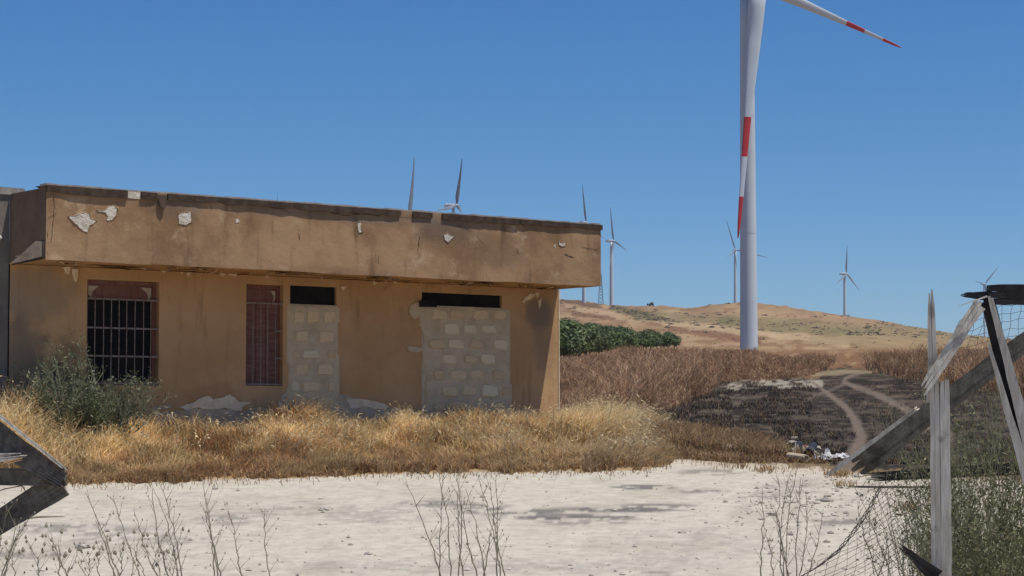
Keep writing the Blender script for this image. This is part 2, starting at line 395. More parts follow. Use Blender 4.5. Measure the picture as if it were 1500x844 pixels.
def build_ground():
    rows = np.concatenate([[.02, 1, 2.5, 4, 6], np.geomspace(7.5, 31, 150)[:-1], np.geomspace(31, 110, 110)[:-1], np.geomspace(110, 480, 45)[:-1],
                           np.linspace(480, 2230, 95), [2400, 2900, 3700, 5000, 7500, 12000]])
    pxs = np.arange(-90, 1800, 2.4); a_in = np.arctan((pxs-750)/FPX)
    left = -np.linspace(math.pi, -a_in[0]+.02, 40)[:]; right = np.linspace(a_in[-1]+.02, math.pi, 40)
    az = np.concatenate([left, a_in, right])
    R, A = np.meshgrid(rows, az, indexing='ij')
    X = (R*np.sin(A)).ravel(); Y = (R*np.cos(A)).ravel(); Z = ground_z(X, Y)
    nr, nc = R.shape
    Ys = np.where(np.abs(A.ravel()) < 1.2, np.maximum(Y, .01), .01)
    C, yard, burn, tr, px, py = ground_cols(X, np.maximum(Ys, .01), Z)
    off = (Y < 1) | (np.abs(A.ravel()) > 1.0)
    C[off] = (.36,.32,.25)
    idx = np.arange(nr*nc).reshape(nr, nc)
    F = np.stack([idx[:-1, :-1], idx[:-1, 1:], idx[1:, 1:], idx[1:, :-1]], -1).reshape(-1, 4)
    fy = yard[F].mean(1) > .5; fb = burn[F].mean(1) > .5; ft = tr[F].mean(1) > .45
    Df = Y[F].mean(1); yd = fy & (Df < 40)
    hl = (Df > 250)
    cls = np.where(hl, 1, 0); cls = np.where(fb & ~hl, 2, cls); cls = np.where(ft & ~hl, 3, cls); cls = np.where(yd, 4, cls)
    m, n, b = newmat('ground_surface', .97)
    at_ = n.nodes.new('ShaderNodeAttribute'); at_.attribute_name = 'col'
    ge = n.nodes.new('ShaderNodeNewGeometry')
    dd = n.nodes.new('ShaderNodeVectorMath'); dd.operation = 'LENGTH'; n.links.new(ge.outputs['Position'], dd.inputs[0])
    far = ramp(n, dd.outputs['Value'], 60, 200)
    near_n = noise(n, 5, 8, .75, vec=ge.outputs['Position']); far_n = noise(n, .06, 9, .75, vec=ge.outputs['Position'])
    fn = n.nodes.new('ShaderNodeMix'); n.links.new(far, fn.inputs[0]); n.links.new(near_n, fn.inputs[2]); n.links.new(far_n, fn.inputs[3])
    r = n.nodes.new('ShaderNodeMapRange'); n.links.new(fn.outputs[0], r.inputs['Value'])
    r.inputs['From Min'].default_value = .3; r.inputs['From Max'].default_value = .7; r.inputs['To Min'].default_value = .78; r.inputs['To Max'].default_value = 1.2
    vm = n.nodes.new('ShaderNodeVectorMath'); vm.operation = 'SCALE'; n.links.new(at_.outputs['Color'], vm.inputs[0]); n.links.new(r.outputs[0], vm.inputs['Scale'])
    # dark specks of grit
    vo = n.nodes.new('ShaderNodeTexVoronoi'); vo.inputs['Scale'].default_value = 5; n.links.new(ge.outputs['Position'], vo.inputs['Vector'])
    sp = ramp(n, vo.outputs['Distance'], .11, .06)
    mm = n.nodes.new('ShaderNodeMath'); mm.operation = 'MULTIPLY'; n.links.new(sp, mm.inputs[0]); n.links.new(ramp(n, noise(n, 1.3, 3, .5, vec=ge.outputs['Position']), .60, .72), mm.inputs[1])
    c = mix(n, mm.outputs[0], vm.outputs[0], (.2,.17,.14))
    n.links.new(c, b.inputs['Base Color'])
    bump(n, b, noise(n, 14, 9, .75, vec=ge.outputs['Position']), .5, .03)
    V = np.c_[X, Y, Z]
    for k, nm in enumerate(['ground', 'hillside', 'burnt_ground', 'dirt_track', 'gravel_yard']):
        f = F[cls == k]
        if not len(f): continue
        u, inv = np.unique(f, return_inverse=True)
        me = npmesh(nm, V[u], inv.reshape(-1, 4), C[u], smooth=True)
        o = link(nm, me, m); tag(o, kind='structure')
build_ground()

# ------------------------------------------------------------------ scatter helpers (blades)
def blades(P, H, W, lean, bend, C0, C1, seed=0, az=None):
    """P (n,3) roots; tapered bent blades, 5 verts / 3 tris each"""
    r = np.random.default_rng(seed); n = len(P)
    th = r.uniform(0, 2*np.pi, n) if az is None else az
    dr = np.c_[np.cos(th), np.sin(th), np.zeros(n)]
    ph = r.uniform(0, np.pi, n); sd = np.c_[np.cos(ph), np.sin(ph)*.5, np.zeros(n)]
    sd /= np.linalg.norm(sd, axis=1)[:, None]
    up = np.array([0, 0, 1.0])
    mid = P+up*(H*.55)[:, None]+dr*(lean*H*.4)[:, None]
    tip = P+up*(H*(1-.35*bend))[:, None]+dr*(H*(lean+bend*.6))[:, None]
    w = W[:, None]
    V = np.stack([P-sd*w/2, P+sd*w/2, mid-sd*w*.42, mid+sd*w*.42, tip], 1).reshape(-1, 3)
    b = (np.arange(n)*5)[:, None]
    T = np.concatenate([b+np.array([[0, 1, 3]]), b+np.array([[0, 3, 2]]), b+np.array([[2, 3, 4]])], 0)
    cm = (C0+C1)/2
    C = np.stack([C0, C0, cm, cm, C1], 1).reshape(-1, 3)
    return V, T, C, tip, dr
def merge(parts):
    V = []; T = []; C = []; n = 0
    for v, t, c in parts: V.append(v); T.append(t+n); C.append(c); n += len(v)
    return np.concatenate(V), np.concatenate(T), np.concatenate(C)
def heads(tip, dr, L, Wd, C, seed=0):
    """seed heads: slim diamonds hanging from the tips"""
    r = np.random.default_rng(seed); n = len(tip)
    ax = dr*r.uniform(.3, .9, (n, 1))+np.c_[np.zeros(n), np.zeros(n), r.uniform(-.6, .7, n)]
    ax /= np.linalg.norm(ax, axis=1)[:, None]
    sd = np.cross(ax, r.normal(size=(n, 3))); sd /= np.linalg.norm(sd, axis=1)[:, None]+1e-9
    V = np.stack([tip-ax*L[:, None]*.3, tip+ax*L[:, None]*.2+sd*Wd[:, None], tip+ax*L[:, None], tip+ax*L[:, None]*.2-sd*Wd[:, None]], 1).reshape(-1, 3)
    b = (np.arange(n)*4)[:, None]
    T = np.concatenate([b+np.array([[0, 1, 2]]), b+np.array([[0, 2, 3]])], 0)
    return V, T, np.repeat(C, 4, 0)
def colmix(r, n, cols, p, jit=.15):
    k = r.choice(len(cols), n, p=p); return np.array(cols)[k]*r.uniform(1-jit, 1+jit, (n, 1))

# golden grass strip in front of the building
def golden_grass():
    r = np.random.default_rng(3); n = 420000
    px = r.uniform(-60, 1000, n); D = r.uniform(24, 40, n)
    X = (px-750)/FPX*D; Y = D; Z = ground_z(X, Y)
    pxx, py = proj(X, Y, Z); xl, yl = local_xy(X, Y)
    edge = np.interp(px, GEX, GEY)+14*(fbm(px/24., py*0, 5)-.5)+4*(vnoise(px/5., py*0, 9)-.5)
    dens = fbm(X/.55, Y/.55, 50)
    ok = (py < edge) & ((yl < -.04) | ((xl > FLEN+.1) & (Y < 35.5+ (1000-px)*.02))) & (dens > r.uniform(.25, .58, n))
    ok &= ~((px > 850) & (py < 612))
    bare = inpoly(px, py, [(215,600),(380,600),(380,640),(250,660),(215,640)]); ok &= ~(bare & (r.uniform(size=n) < .8))
    X, Y, Z, px, py, edge, yl = [a[ok] for a in (X, Y, Z, px, py, edge, yl)]
    if len(X) > 105000: X, Y, Z, px, py, edge, yl = [a[:105000] for a in (X, Y, Z, px, py, edge, yl)]
    n = len(X); back = np.clip((edge-py)/40., 0, 1)
    cl = fbm(X/.8, Y/.8, 61, 3)
    hm = np.interp(px, [0, 40, 80, 130, 230, 270, 330, 420, 560, 640, 760, 800, 860, 920, 960, 985], [.62, .60, .48, .36, .34, .36, .30, .44, .36, .42, .38, .42, .58, .56, .40, .22])
    H = .88*hm*(.35+.75*np.sqrt(back))*(.30+1.4*cl)*r.uniform(.5, 1.2, n)
    W = r.uniform(.006, .013, n)*np.where(r.uniform(size=n) < .12, 1.7, 1)
    gold = np.array((.94,.69,.33)); straw = np.array((.96,.80,.49)); orange = np.array((.58,.31,.13)); brown = np.array((.19,.105,.055))
    red = sstep(.42, .6, fbm(px/60., py/14., 71))*np.interp(px, [0, 180, 280, 420, 500, 700, 850, 1000], [.35, .65, 1, .95, .7, .7, .2, .1])
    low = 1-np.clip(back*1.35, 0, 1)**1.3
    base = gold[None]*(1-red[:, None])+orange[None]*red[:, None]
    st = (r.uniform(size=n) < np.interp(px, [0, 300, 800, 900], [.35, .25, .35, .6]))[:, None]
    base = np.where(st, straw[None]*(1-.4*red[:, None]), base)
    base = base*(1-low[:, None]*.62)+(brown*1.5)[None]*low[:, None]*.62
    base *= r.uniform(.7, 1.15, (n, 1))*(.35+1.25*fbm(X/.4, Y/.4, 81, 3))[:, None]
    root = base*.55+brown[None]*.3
    P = np.c_[X, Y, Z-.02]
    big = px > 850
    fld = fbm(X/1.1, Y/.9, 91, 2)*4*np.pi
    az = np.where(big & (r.uniform(size=n) < .6), r.normal(-.2, .6, n), np.where(r.uniform(size=n) < .35, fld+r.normal(0, .5, n), r.uniform(0, 2*np.pi, n)))
    lodge = sstep(.5, .7, fbm(X/.9+7, Y/.7, 95, 2))
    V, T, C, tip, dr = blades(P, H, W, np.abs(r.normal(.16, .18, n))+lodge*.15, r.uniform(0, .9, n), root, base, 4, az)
    parts = [(V, T, C)]
    k = np.where((H > .36) & (r.uniform(size=n) < .30))[0]
    hc = (straw*.8)[None]*r.uniform(.65, 1.1, (len(k), 1))*(1-.35*red[k][:, None])
    parts.append(heads(tip[k], dr[k], r.uniform(.03, .08, len(k)), r.uniform(.004, .009, len(k)), hc, 6))
    # wild oats standing above the rest
    for (cx, cy, m) in ((615,585,7),(700,600,5),(742,598,5),(470,606,7),(800,590,9),(540,600,6),(880,600,14),(60,600,24),(20,600,20),(400,600,10),(830,585,7),(310,620,6)):
        q = np.where(np.abs(px-cx) < 16)[0]; q = q[np.argsort(-Y[q])][:600]; q = r.choice(q, m)
        top = np.array([zpix(cy+r.uniform(0, 25), Y[i]) for i in q]); h = np.maximum(top-Z[q], .3)
        cc = np.tile(straw*1.1, (m, 1)); v, t, c, tp, d2 = blades(P[q], h, np.full(m, .008), r.uniform(.0, .15, m), r.uniform(.05, .3, m), cc*.8, cc, 9)
        parts.append((v, t, c))
        for j in range(7):
            f = 1-j*.045; pt = P[q]*(1-f)+tp*f+r.normal(0, .012, (m, 3))
            parts.append(heads(pt, d2, np.full(m, .045), np.full(m, .009), cc*1.05, 20+j))
    V, T, C = merge(parts)
    tag(link('golden_grass', npmesh('golden_grass', V, T, C), M['grass']), 'tall golden dry grass and wild oats growing along the foot of the abandoned building', 'grass', kind='stuff')
golden_grass()

WEEDL = [(818,532),(900,524),(1000,520),(1090,522),(1180,528),(1225,533),(1200,548),(1150,556),(1060,560),(1040,580),(985,602),(930,622),(818,640)]
WEEDR = [(1268,532),(1330,527),(1400,522),(1790,520),(1800,598),(1560,588),(1420,576),(1330,560),(1290,550),(1268,542)]
def brown_weeds():
    for nm, poly, seed, lab, cnt in (('brown_weeds', WEEDL, 5, 'dense reddish brown dry weeds between the building and the white turbine tower', 26000),
                                ('brown_weeds', WEEDR, 6, 'reddish brown dry weeds on the right behind the broken wooden fence', 20000)):
        r = np.random.default_rng(seed)
        n = 900000; xs = [p[0] for p in poly]
        px = r.uniform(min(xs), max(xs), n); D = np.exp(r.uniform(np.log(36), np.log(330), n))
        X = (px-750)/FPX*D; Y = D; Z = ground_z(X, Y); _, py = proj(X, Y, Z)
        ok = inpoly(px+8*(fbm(px/10., py/5., 3)-.5), py+10*(fbm(px/14., py/8., 4)-.5), poly)
        X, Y, Z, px, py = [a[ok][:cnt] for a in (X, Y, Z, px, py)]; n = len(X)
        cl = .5*fbm(px/16., py/9., 12, 3)+.5*fbm(px/55., py/25., 14, 2)
        hm = np.interp(Y, [36, 60, 110, 330], [1.05, 1.1, 1.15, 1.5])*np.interp(px, [820, 880, 950, 1060, 1200, 1260, 1300, 1500], [.5, .62, .95, .8, .6, .7, .95, 1.15])
        front = sstep(0, 14, np.interp(px, [818, 930, 985, 1040, 1060, 1150, 1225], [640, 622, 602, 580, 560, 556, 540])-py) if seed == 5 else 1.
        H = hm*(.15+1.5*cl)*r.uniform(.5, 1.2, n)*(.35+.65*front)
        base = colmix(r, n, [(.255,.165,.10), (.34,.225,.14), (.185,.12,.08), (.50,.38,.245)], [.4, .33, .15, .12])
        base *= (.6+1.0*fbm(px/30., py/10., 15, 3))[:, None]*np.array([[1.08,1,.97]])
        thick = np.interp(Y, [36, 110, 330], [.014, .03, .07])
        parts = []
        P = np.c_[X, Y, Z-.05]
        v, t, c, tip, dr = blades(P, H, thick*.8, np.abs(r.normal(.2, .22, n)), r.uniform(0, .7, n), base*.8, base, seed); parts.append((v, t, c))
        for j in range(8):                                  # branching side stems with ragged heads
            f = r.uniform(.3, .95, n); q = P*(1-f[:, None])+tip*f[:, None]
            v, t, c, tp, d2 = blades(q, H*r.uniform(.1, .38, n), thick*.7, r.uniform(.3, 1.5, n), r.uniform(0, .9, n), base*.85, base*r.uniform(.85, 1.35, (n, 1)), seed*10+j)
            parts.append((v, t, c))
        V, T, C = merge(parts)
        tag(link(nm, npmesh(nm, V, T, C), M['grass']), lab, 'weeds', kind='stuff')
brown_weeds()

def field_tufts():
    """short stubble on and around the burnt ground"""
    r = np.random.default_rng(8); n = 500000
    px = r.uniform(930, 1780, n); D = np.exp(r.uniform(np.log(30), np.log(100), n))
    X = (px-750)/FPX*D; Y = D; Z = ground_z(X, Y); _, py = proj(X, Y, Z)
    pe = np.interp(px, PEX, PEY)
    bn = inpoly(px, py, BURN)
    d1, w1 = distline(px, py, TR1); d2, w2 = distline(px, py, TR2)
    track = (d1 < w1*.5) | (d2 < w2*.5)
    cl = fbm(px/22., py/6., 33, 3)
    edge = sstep(30, 5, pe-py)
    ok = (py < pe+2) & (py > 560) & ~track & (r.uniform(size=n) < np.where(bn, sstep(.42, .62, cl)*.35+edge*.4, .5*sstep(.3, .6, cl)+.3))
    ok &= ~((px > 1190) & (py < 640) & (r.uniform(size=n) < .8))
    X, Y, Z, px, py, bn, cl, pe = [a[ok][:82000] for a in (X, Y, Z, px, py, bn, cl, pe)]; n = len(X)
    ed = np.clip(1-(pe-py)/22, 0, 1)
    H = np.where(bn, .14, .26)*r.uniform(.5, 1.4, n)*np.interp(px, [930, 1000, 1200, 1500], [1.5, 1.1, .7, .8])
    H = np.where(ed > .6, H*.5, H)
    char = r.uniform(size=n) < np.where(bn, .78, .12)*(1-.8*ed)
    base = colmix(r, n, [(.36,.24,.13), (.26,.15,.08), (.42,.30,.17)], [.4, .35, .25])
    base = np.where(char[:, None], colmix(r, n, [(.05,.045,.045), (.10,.085,.075)], [.5, .5]), base)
    V, T, C, tip, dr = blades(np.c_[X, Y, Z-.02], H, r.uniform(.008, .016, n), np.abs(r.normal(.3, .3, n)), r.uniform(0, 1, n), base*.7, base, 12)
    tag(link('scorched_stubble', npmesh('scorched_stubble', V, T, C), M['grass']), 'short scorched stubble and dry tufts scattered over the burnt ground', 'grass', kind='stuff')
    # tufts and straw on the yard's edge
    n = 1500; px = r.uniform(-20, 1500, n); pe = np.where(px < 990, np.interp(px, GEX, GEY), np.interp(px, PEX, PEY))
    py = pe+np.abs(r.normal(0, 5, n)); 
    keep = r.uniform(size=n) < .7; px = px[keep]; py = py[keep]
    for (cx, cy, k) in ((1118,690,120), (1236,712,60), (960,681,140), (1225,697,160), (1330,745,90), (1080,686,50)):
        px = np.r_[px, r.normal(cx, 9, k)]; py = np.r_[py, r.normal(cy, 1.8, k)]
    n = len(px); D = (1.94)/( (py-609)/FPX+.0425); X = (px-750)/FPX*D; Z = ground_z(X, D)
    base = colmix(r, n, [(.42,.28,.14), (.30,.17,.08), (.5,.38,.2)], [.4, .35, .25])
    V, T, C, tip, dr = blades(np.c_[X, D, Z-.01], r.uniform(.04, .15, n), r.uniform(.006, .012, n), np.abs(r.normal(.5, .4, n)), r.uniform(0, 1, n), base*.8, base, 13)
    tag(link('yard_tufts', npmesh('yard_tufts', V, T, C), M['grass']), 'small straw tufts along the far edge of the pale gravel yard', 'grass', kind='stuff')
field_tufts()

def pebbles():
    r = np.random.default_rng(15); n = 750
    px = r.uniform(-20, 1520, n); py = 692+170*r.uniform(0, 1, n)**.8
    m = 380; px = np.r_[px, r.normal(1170, 60, m)]; py = np.r_[py, r.normal(735, 20, m)]; n += m
    D = 1.94/((py-609)/FPX+.0425); X = (px-750)/FPX*D
    ok = (py > np.interp(px, PEX, PEY)+2) & (py > np.interp(px, GEX, GEY)+3); X, D, px = X[ok], D[ok], px[ok]; n = len(X)
    Z = ground_z(X, D); s = np.clip(r.lognormal(-4.6, .55, n), .004, .05)
    s = np.where(np.abs(px-1170) < 90, s*1.35, s)
    ic = np.array([(0,0,.7),(1,0,0),(.3,.95,0),(-.8,.6,0),(-.8,-.6,0),(.3,-.95,0),(.2,.1,-.5)])
    V = X[:, None, None]*[[[1, 0, 0]]]+D[:, None, None]*[[[0, 1, 0]]]+(Z+s*.2)[:, None, None]*[[[0, 0, 1]]]+ic[None]*s[:, None, None]*r.uniform(.6, 1.3, (n, 7, 3))
    t = np.array([(0,1,2),(0,2,3),(0,3,4),(0,4,5),(0,5,1),(6,2,1),(6,3,2),(6,4,3),(6,5,4),(6,1,5)])
    T = ((np.arange(n)*7)[:, None, None]+t[None]).reshape(-1, 3)
    c = colmix(r, n, [(.42,.37,.31), (.32,.28,.23), (.48,.44,.38), (.26,.23,.2)], [.35, .25, .25, .15])
    tag(link('pebbles', npmesh('pebbles', V.reshape(-1, 3), T, np.repeat(c, 7, 0)), M['stalk']), 'small stones scattered over the pale gravel yard', 'stones', kind='stuff')
pebbles()

# ------------------------------------------------------------------ building
root = empty('abandoned_building', (BO.x, BO.y, 0), RZ)
tag(root, 'abandoned single storey ochre building with a heavy plaster fascia, barred windows and blocked doorways', 'building')
Z0 = .75; WLEN = FLEN; WT = .35
def rect(px0, px1, py0, py1):
    x0, z1 = B(px0, py0); x1, z0 = B(px1, py1); xa, _ = B(px0, py1); return x0, x1, z0, z1
W1 = rect(128, 232, 409, 565); W2 = rect(361, 414, 416, 565.5)
O1 = rect(425, 492, 418, 640); O2 = rect(618, 735, 428, 640)
top = max(W1[3], W2[3], O1[3], O2[3])
def wavy_rect(mb, x0, x1, z0, z1, y, amp, seed, step=.12, mi=0):
    nx = max(1, int((x1-x0)/step)); nz = max(1, int((z1-z0)/step)); vs = []
    for j in range(nz+1):
        for i in range(nx+1):
            x = x0+(x1-x0)*i/nx; z = z0+(z1-z0)*j/nz
            d = amp*(float(fbm(np.array([x*1.3]), np.array([z*1.3]), seed, 3)[0])-.5)*2
            vs.append((x, y+d, z))
    fs = [(j*(nx+1)+i, j*(nx+1)+i+1, (j+1)*(nx+1)+i+1, (j+1)*(nx+1)+i) for j in range(nz) for i in range(nx)]
    mb.add(vs, fs, mi)
# facade wall with real openings
mb = MB()
O1b = (O1[0], O1[1], Z0, O1[3]); O2b = (O2[0], O2[1], Z0, O2[3])
ops = [W1, W2, O1b, O2b]
xs = sorted({0, WLEN, *[o[0] for o in ops], *[o[1] for o in ops]}); zs = sorted({Z0, ZB, *[o[2] for o in ops], *[o[3] for o in ops]})
for i in range(len(xs)-1):
    for j in range(len(zs)-1):
        cx = (xs[i]+xs[i+1])/2; cz = (zs[j]+zs[j+1])/2
        if any(o[0] < cx < o[1] and o[2] < cz < o[3] for o in ops): continue
        wavy_rect(mb, xs[i], xs[i+1], zs[j], zs[j+1], 0, .0, 4, step=.4)
for (x0, x1, z0, z1) in ops:                         # reveals
    y1 = WT
    mb.add([(x0,0,z0),(x0,y1,z0),(x0,y1,z1),(x0,0,z1)], [(0,1,2,3)]); mb.add([(x1,0,z0),(x1,0,z1),(x1,y1,z1),(x1,y1,z0)], [(0,1,2,3)])
    mb.add([(x0,0,z1),(x0,y1,z1),(x1,y1,z1),(x1,0,z1)], [(0,1,2,3)]); mb.add([(x0,0,z0),(x1,0,z0),(x1,y1,z0),(x0,y1,z0)], [(0,1,2,3)])
mb.build('front_wall', M['wall'], root)
BD = 7.0; PZ = ZT+.02
mb = MB(); mb.box(WLEN-.25, WLEN, .001, BD, Z0, ZB-.002); mb.build('side_wall', M['wall'], root)
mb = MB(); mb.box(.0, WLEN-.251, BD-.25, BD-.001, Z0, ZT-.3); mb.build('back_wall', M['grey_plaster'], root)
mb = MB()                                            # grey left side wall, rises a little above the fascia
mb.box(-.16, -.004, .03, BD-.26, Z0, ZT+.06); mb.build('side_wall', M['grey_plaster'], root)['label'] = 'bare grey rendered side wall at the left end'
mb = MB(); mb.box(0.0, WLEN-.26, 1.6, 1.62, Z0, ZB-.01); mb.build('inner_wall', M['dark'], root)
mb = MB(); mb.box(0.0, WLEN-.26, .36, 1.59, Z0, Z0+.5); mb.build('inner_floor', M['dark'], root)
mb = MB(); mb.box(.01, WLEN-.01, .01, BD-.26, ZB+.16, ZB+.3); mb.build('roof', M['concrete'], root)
# overhanging fascia: displaced front face + closed box behind it
x0, x1 = 0.0, FLEN
mb = MB()
def fnoise(x, z): return float(fbm(np.array([x*1.1+9]), np.array([z*1.6]), 14, 4)[0])-.5
nx, nz = 150, 16; zt = ZT-.02; vs = []
for j in range(nz+1):
    for i in range(nx+1):
        x = x0+(x1-x0)*i/nx; z = ZB+(zt-ZB)*j/nz
        e = min(1, j/1.0, (nz-j)/1.0)*min(1, i, nx-i)
        lz = 0.018*(float(vnoise(np.array([x*2.3]), np.array([0.]), 3)[0])-.5) if j == 0 else 0
        vs.append((x, -OV+.035*fnoise(x, z)*e, z+lz))
mb.add(vs, [(j*(nx+1)+i, j*(nx+1)+i+1, (j+1)*(nx+1)+i+1, (j+1)*(nx+1)+i) for j in range(nz) for i in range(nx)])
fas = mb.build('fascia', M['fascia'], root, smooth=True)
mb = MB(); mb.box(x0+.001, x1-.001, -OV+.03, -OV+.2, ZB+.012, zt); mb.box(x0+.001, x1-.001, -OV+.2, -OV+.21, ZB+.012, zt)
mb.box(x1-.18, x1, -OV+.012, BD-.002, ZB+.005, ZT-.06)
mb.build('parapet', M['fascia'], root)
mb = MB(); mb.box(-.004, .16, -OV+.012, .028, ZB+.01, ZT-.03); mb.build('fascia_return', M['shaded_plaster'], root)['label'] = 'end of the fascia at the left, its shade painted as darker plaster'
mb = MB(); wavy_rect(mb, .0, WLEN-.002, -OV+.01, -.001, 0, 0, 1, step=.5)
mb2 = MB(); 
nxx, nyy = 90, 6; vs = []
for j in range(nyy+1):
    for i in range(nxx+1):
        x = WLEN*i/nxx; y = -OV+.004+(OV)*j/nyy
        vs.append((x, y, ZB+.006+.02*(float(fbm(np.array([x*2]), np.array([y*3]), 8)[0])-.5)*(0 < j < nyy)))
mb2.add(vs, [(j*(nxx+1)+i, (j+1)*(nxx+1)+i, (j+1)*(nxx+1)+i+1, j*(nxx+1)+i+1) for j in range(nyy) for i in range(nxx)])
mb2.build('soffit', M['wall'], root, smooth=True)

mb = MB(); mb.box(WLEN+.0005, WLEN+.02, -.012, .03, Z0, ZB-.02); mb.build('lit_corner_strip', M['bare_warm'], root)['label'] = 'pale strip added for the bright sunlit line down the wall corner'  # added pale strip draws the bright line at the sunlit corner
# dark membrane strip along the top edge, in torn lengths
def topx(px): return B(px, 280, -OV)[0]
segs = [(68,186,.115),(206,229,.085),(245,284,.085),(284.5,586,.085),(604,632,.09),(647,760,.085),(760.5,881,.075)]
for a, b_, h in segs:
    xa, xb = topx(a), topx(b_); mb = MB(); n = max(3, int((xb-xa)/.1)); vs = []
    for i in range(n+1):
        x = xa+(xb-xa)*i/n; q = random.uniform(-.012, .012); t = ZT-.006*random.random()
        if a == 68: xs_ = (x-xa)/(xb-xa); h2 = h*(.75+.25*xs_)
        else: h2 = h
        vs += [(x, -OV-.03, t-h2+q), (x, -OV-.032, t), (x, -OV+.35, t+.01), (x, -OV-.004, t-h2+q)]
    fs = []
    for i in range(n):
        k = i*4; fs += [(k, k+4, k+5, k+1), (k+1, k+5, k+6, k+2), (k+3, k+7, k+4, k)]
    fs += [(0, 1, 2, 3), (n*4, n*4+3, n*4+2, n*4+1)]
    mb.add(vs, fs); mb.build('roof_membrane', M['membrane'], root)
xa, za = B(231, 283, -OV-.03); xb, zb = B(243, 307, -OV-.03)
mb = MB(); mb.add([(xa,-OV-.025,ZT-.03),(xb+.02,-OV-.025,ZT-.03),(xb-.01,-OV-.05,zb+.03),(xb-.04,-OV-.06,zb),(xa+.03,-OV-.055,zb+.04),
                   (xa,-OV-.02,ZT-.03),(xb+.02,-OV-.02,ZT-.03),(xb-.01,-OV-.04,zb+.03),(xb-.04,-OV-.05,zb),(xa+.03,-OV-.045,zb+.04)],
                  [(0,4,3,2,1),(5,6,7,8,9),(0,5,9,4),(4,9,8,3),(3,8,7,2),(2,7,6,1)])
mb.build('hanging_flap', M['membrane'], root)['label'] = 'loose dark flap hanging from the roof edge'
mb = MB(); n = 60
for i in range(n):
    xa = FLEN*i/n; xb = FLEN*(i+1)/n; q = random.uniform(0, .012)
    mb.box(xa, xb-.0005, -OV+.0, -OV+.2, ZT-.004, ZT+.014+q)
mb.build('coping', M['concrete'], root)
mb = MB(); mb.box(-.16, .2, .0, .03, ZT-.04, ZT+.055); mb.build('coping', M['concrete'], root)
# masonry seen where the strip is torn away
for a, b_ in ((186,206),(229,245),(586,604),(632,647)):
    mb = MB(); xa, xb = topx(a), topx(b_); mb.box(xa+.002, xb-.002, -OV-.004, -OV+.02, ZT-.1, ZT-.006); mb.build('bare_patch', M['fascia'] if a != 186 else M['bare'], root)

def ysurf(x, z, yl): return -OV+.035*fnoise(x, z)-.003 if yl < -OV-.01 else yl
def patch(name, pts, yl, mat, th=.008, jit=.6, seed=0, label=None, sub=3, side=None):
    """irregular flake of render: outline in facade pixels, raised by th"""
    rr = random.Random(seed); L = []
    for i in range(len(pts)):
        a = pts[i]; b_ = pts[(i+1) % len(pts)]
        for k in range(sub):
            t = k/sub; L.append((a[0]+(b_[0]-a[0])*t+rr.uniform(-jit, jit), a[1]+(b_[1]-a[1])*t+rr.uniform(-jit, jit)))
    q = [B(x, y, yl) for x, y in L]; n = len(q)
    cx = sum(a for a, _ in q)/n; cz = sum(b for _, b in q)/n
    mb = MB(); vs = [(x, ysurf(x, z, yl)+(.004 if yl < -OV-.01 else -.001), z) for x, z in q]+[(x, ysurf(x, z, yl)-th*rr.uniform(.5, 1.2), z) for x, z in q]
    vs += [(cx+(x-cx)*.55, ysurf(cx+(x-cx)*.55, cz+(z-cz)*.55, yl)-th*rr.uniform(.6, 1.3), cz+(z-cz)*.55) for x, z in q]+[(cx, ysurf(cx, cz, yl)-th, cz)]
    fs = []
    for i in range(n):
        j = (i+1) % n; fs += [(i, j, n+j, n+i), (n+i, n+j, 2*n+j, 2*n+i), (2*n+i, 2*n+j, 3*n)]
    mb.add(vs, fs); o = mb.build(name, mat, root)
    if label: o['label'] = label
    return o
F_ = -OV-.02
P_ = [([(101,317),(112,316),(123,311),(131,313),(134,320),(143,323),(137,328),(132,330),(129,340),(122,338),(114,330),(110,327)], 'bare'),
      ([(143,308),(155,308),(160,302),(168,300),(173,306),(171,316),(165,322),(158,323),(159,317),(155,311),(146,310)], 'bare'),
      ([(262,313),(279,311),(281,325),(272,330),(263,328)], 'bare'),
      ([(346,321),(351,321),(351,326),(346,326)], 'bare'),
      ([(651,345),(657,341),(661,346),(667,346),(662,350),(658,355),(652,351)], 'bare'),
      ([(526,325),(530,325),(529,332),(532,340),(527,341),(525,334)], 'bare'),
      ([(819,353),(824,356),(829,355),(829,360),(824,361),(820,359)], 'bare'),
      ([(812,360),(816,358),(815,363)], 'bare'),
      ([(186,281),(205,283),(206,290),(188,287)], 'bare')]
def spall(pts, yl, seed):
    """broken lip of plaster round a spalled patch"""
    rr = random.Random(seed+500); q = []
    for i in range(len(pts)):
        a = pts[i]; b_ = pts[(i+1) % len(pts)]
        for k in range(3): q.append(B(a[0]+(b_[0]-a[0])*k/3, a[1]+(b_[1]-a[1])*k/3, yl))
    n = len(q); cx = sum(a for a, _ in q)/n; cz = sum(b for _, b in q)/n; mb = MB(); vs = []
    for x, z in q:
        d = math.hypot(x-cx, z-cz)+1e-6; w_ = rr.uniform(.01, .03); e = rr.uniform(-.006, .003)
        ux, uz = (x-cx)/d, (z-cz)/d; t = rr.uniform(.003, .009)
        yl = ysurf(x, z, F_)
        vs += [(x+ux*w_, yl+.006, z+uz*w_), (x+ux*(e+.004), yl-t, z+uz*(e+.004)), (x+ux*e, yl+.002, z+uz*e)]
    fs = []
    for i in range(n):
        j = (i+1) % n; fs += [(3*i, 3*j, 3*j+1, 3*i+1), (3*i+1, 3*j+1, 3*j+2, 3*i+2)]
    mb.add(vs, fs); mb.build('plaster_lip', M['fascia'], root)
for i, (pts, m) in enumerate(P_):
    patch('bare_patch', pts, F_, M[m], .002, .8, i)
    if i not in (3, 7, 8): spall(pts, F_, i)
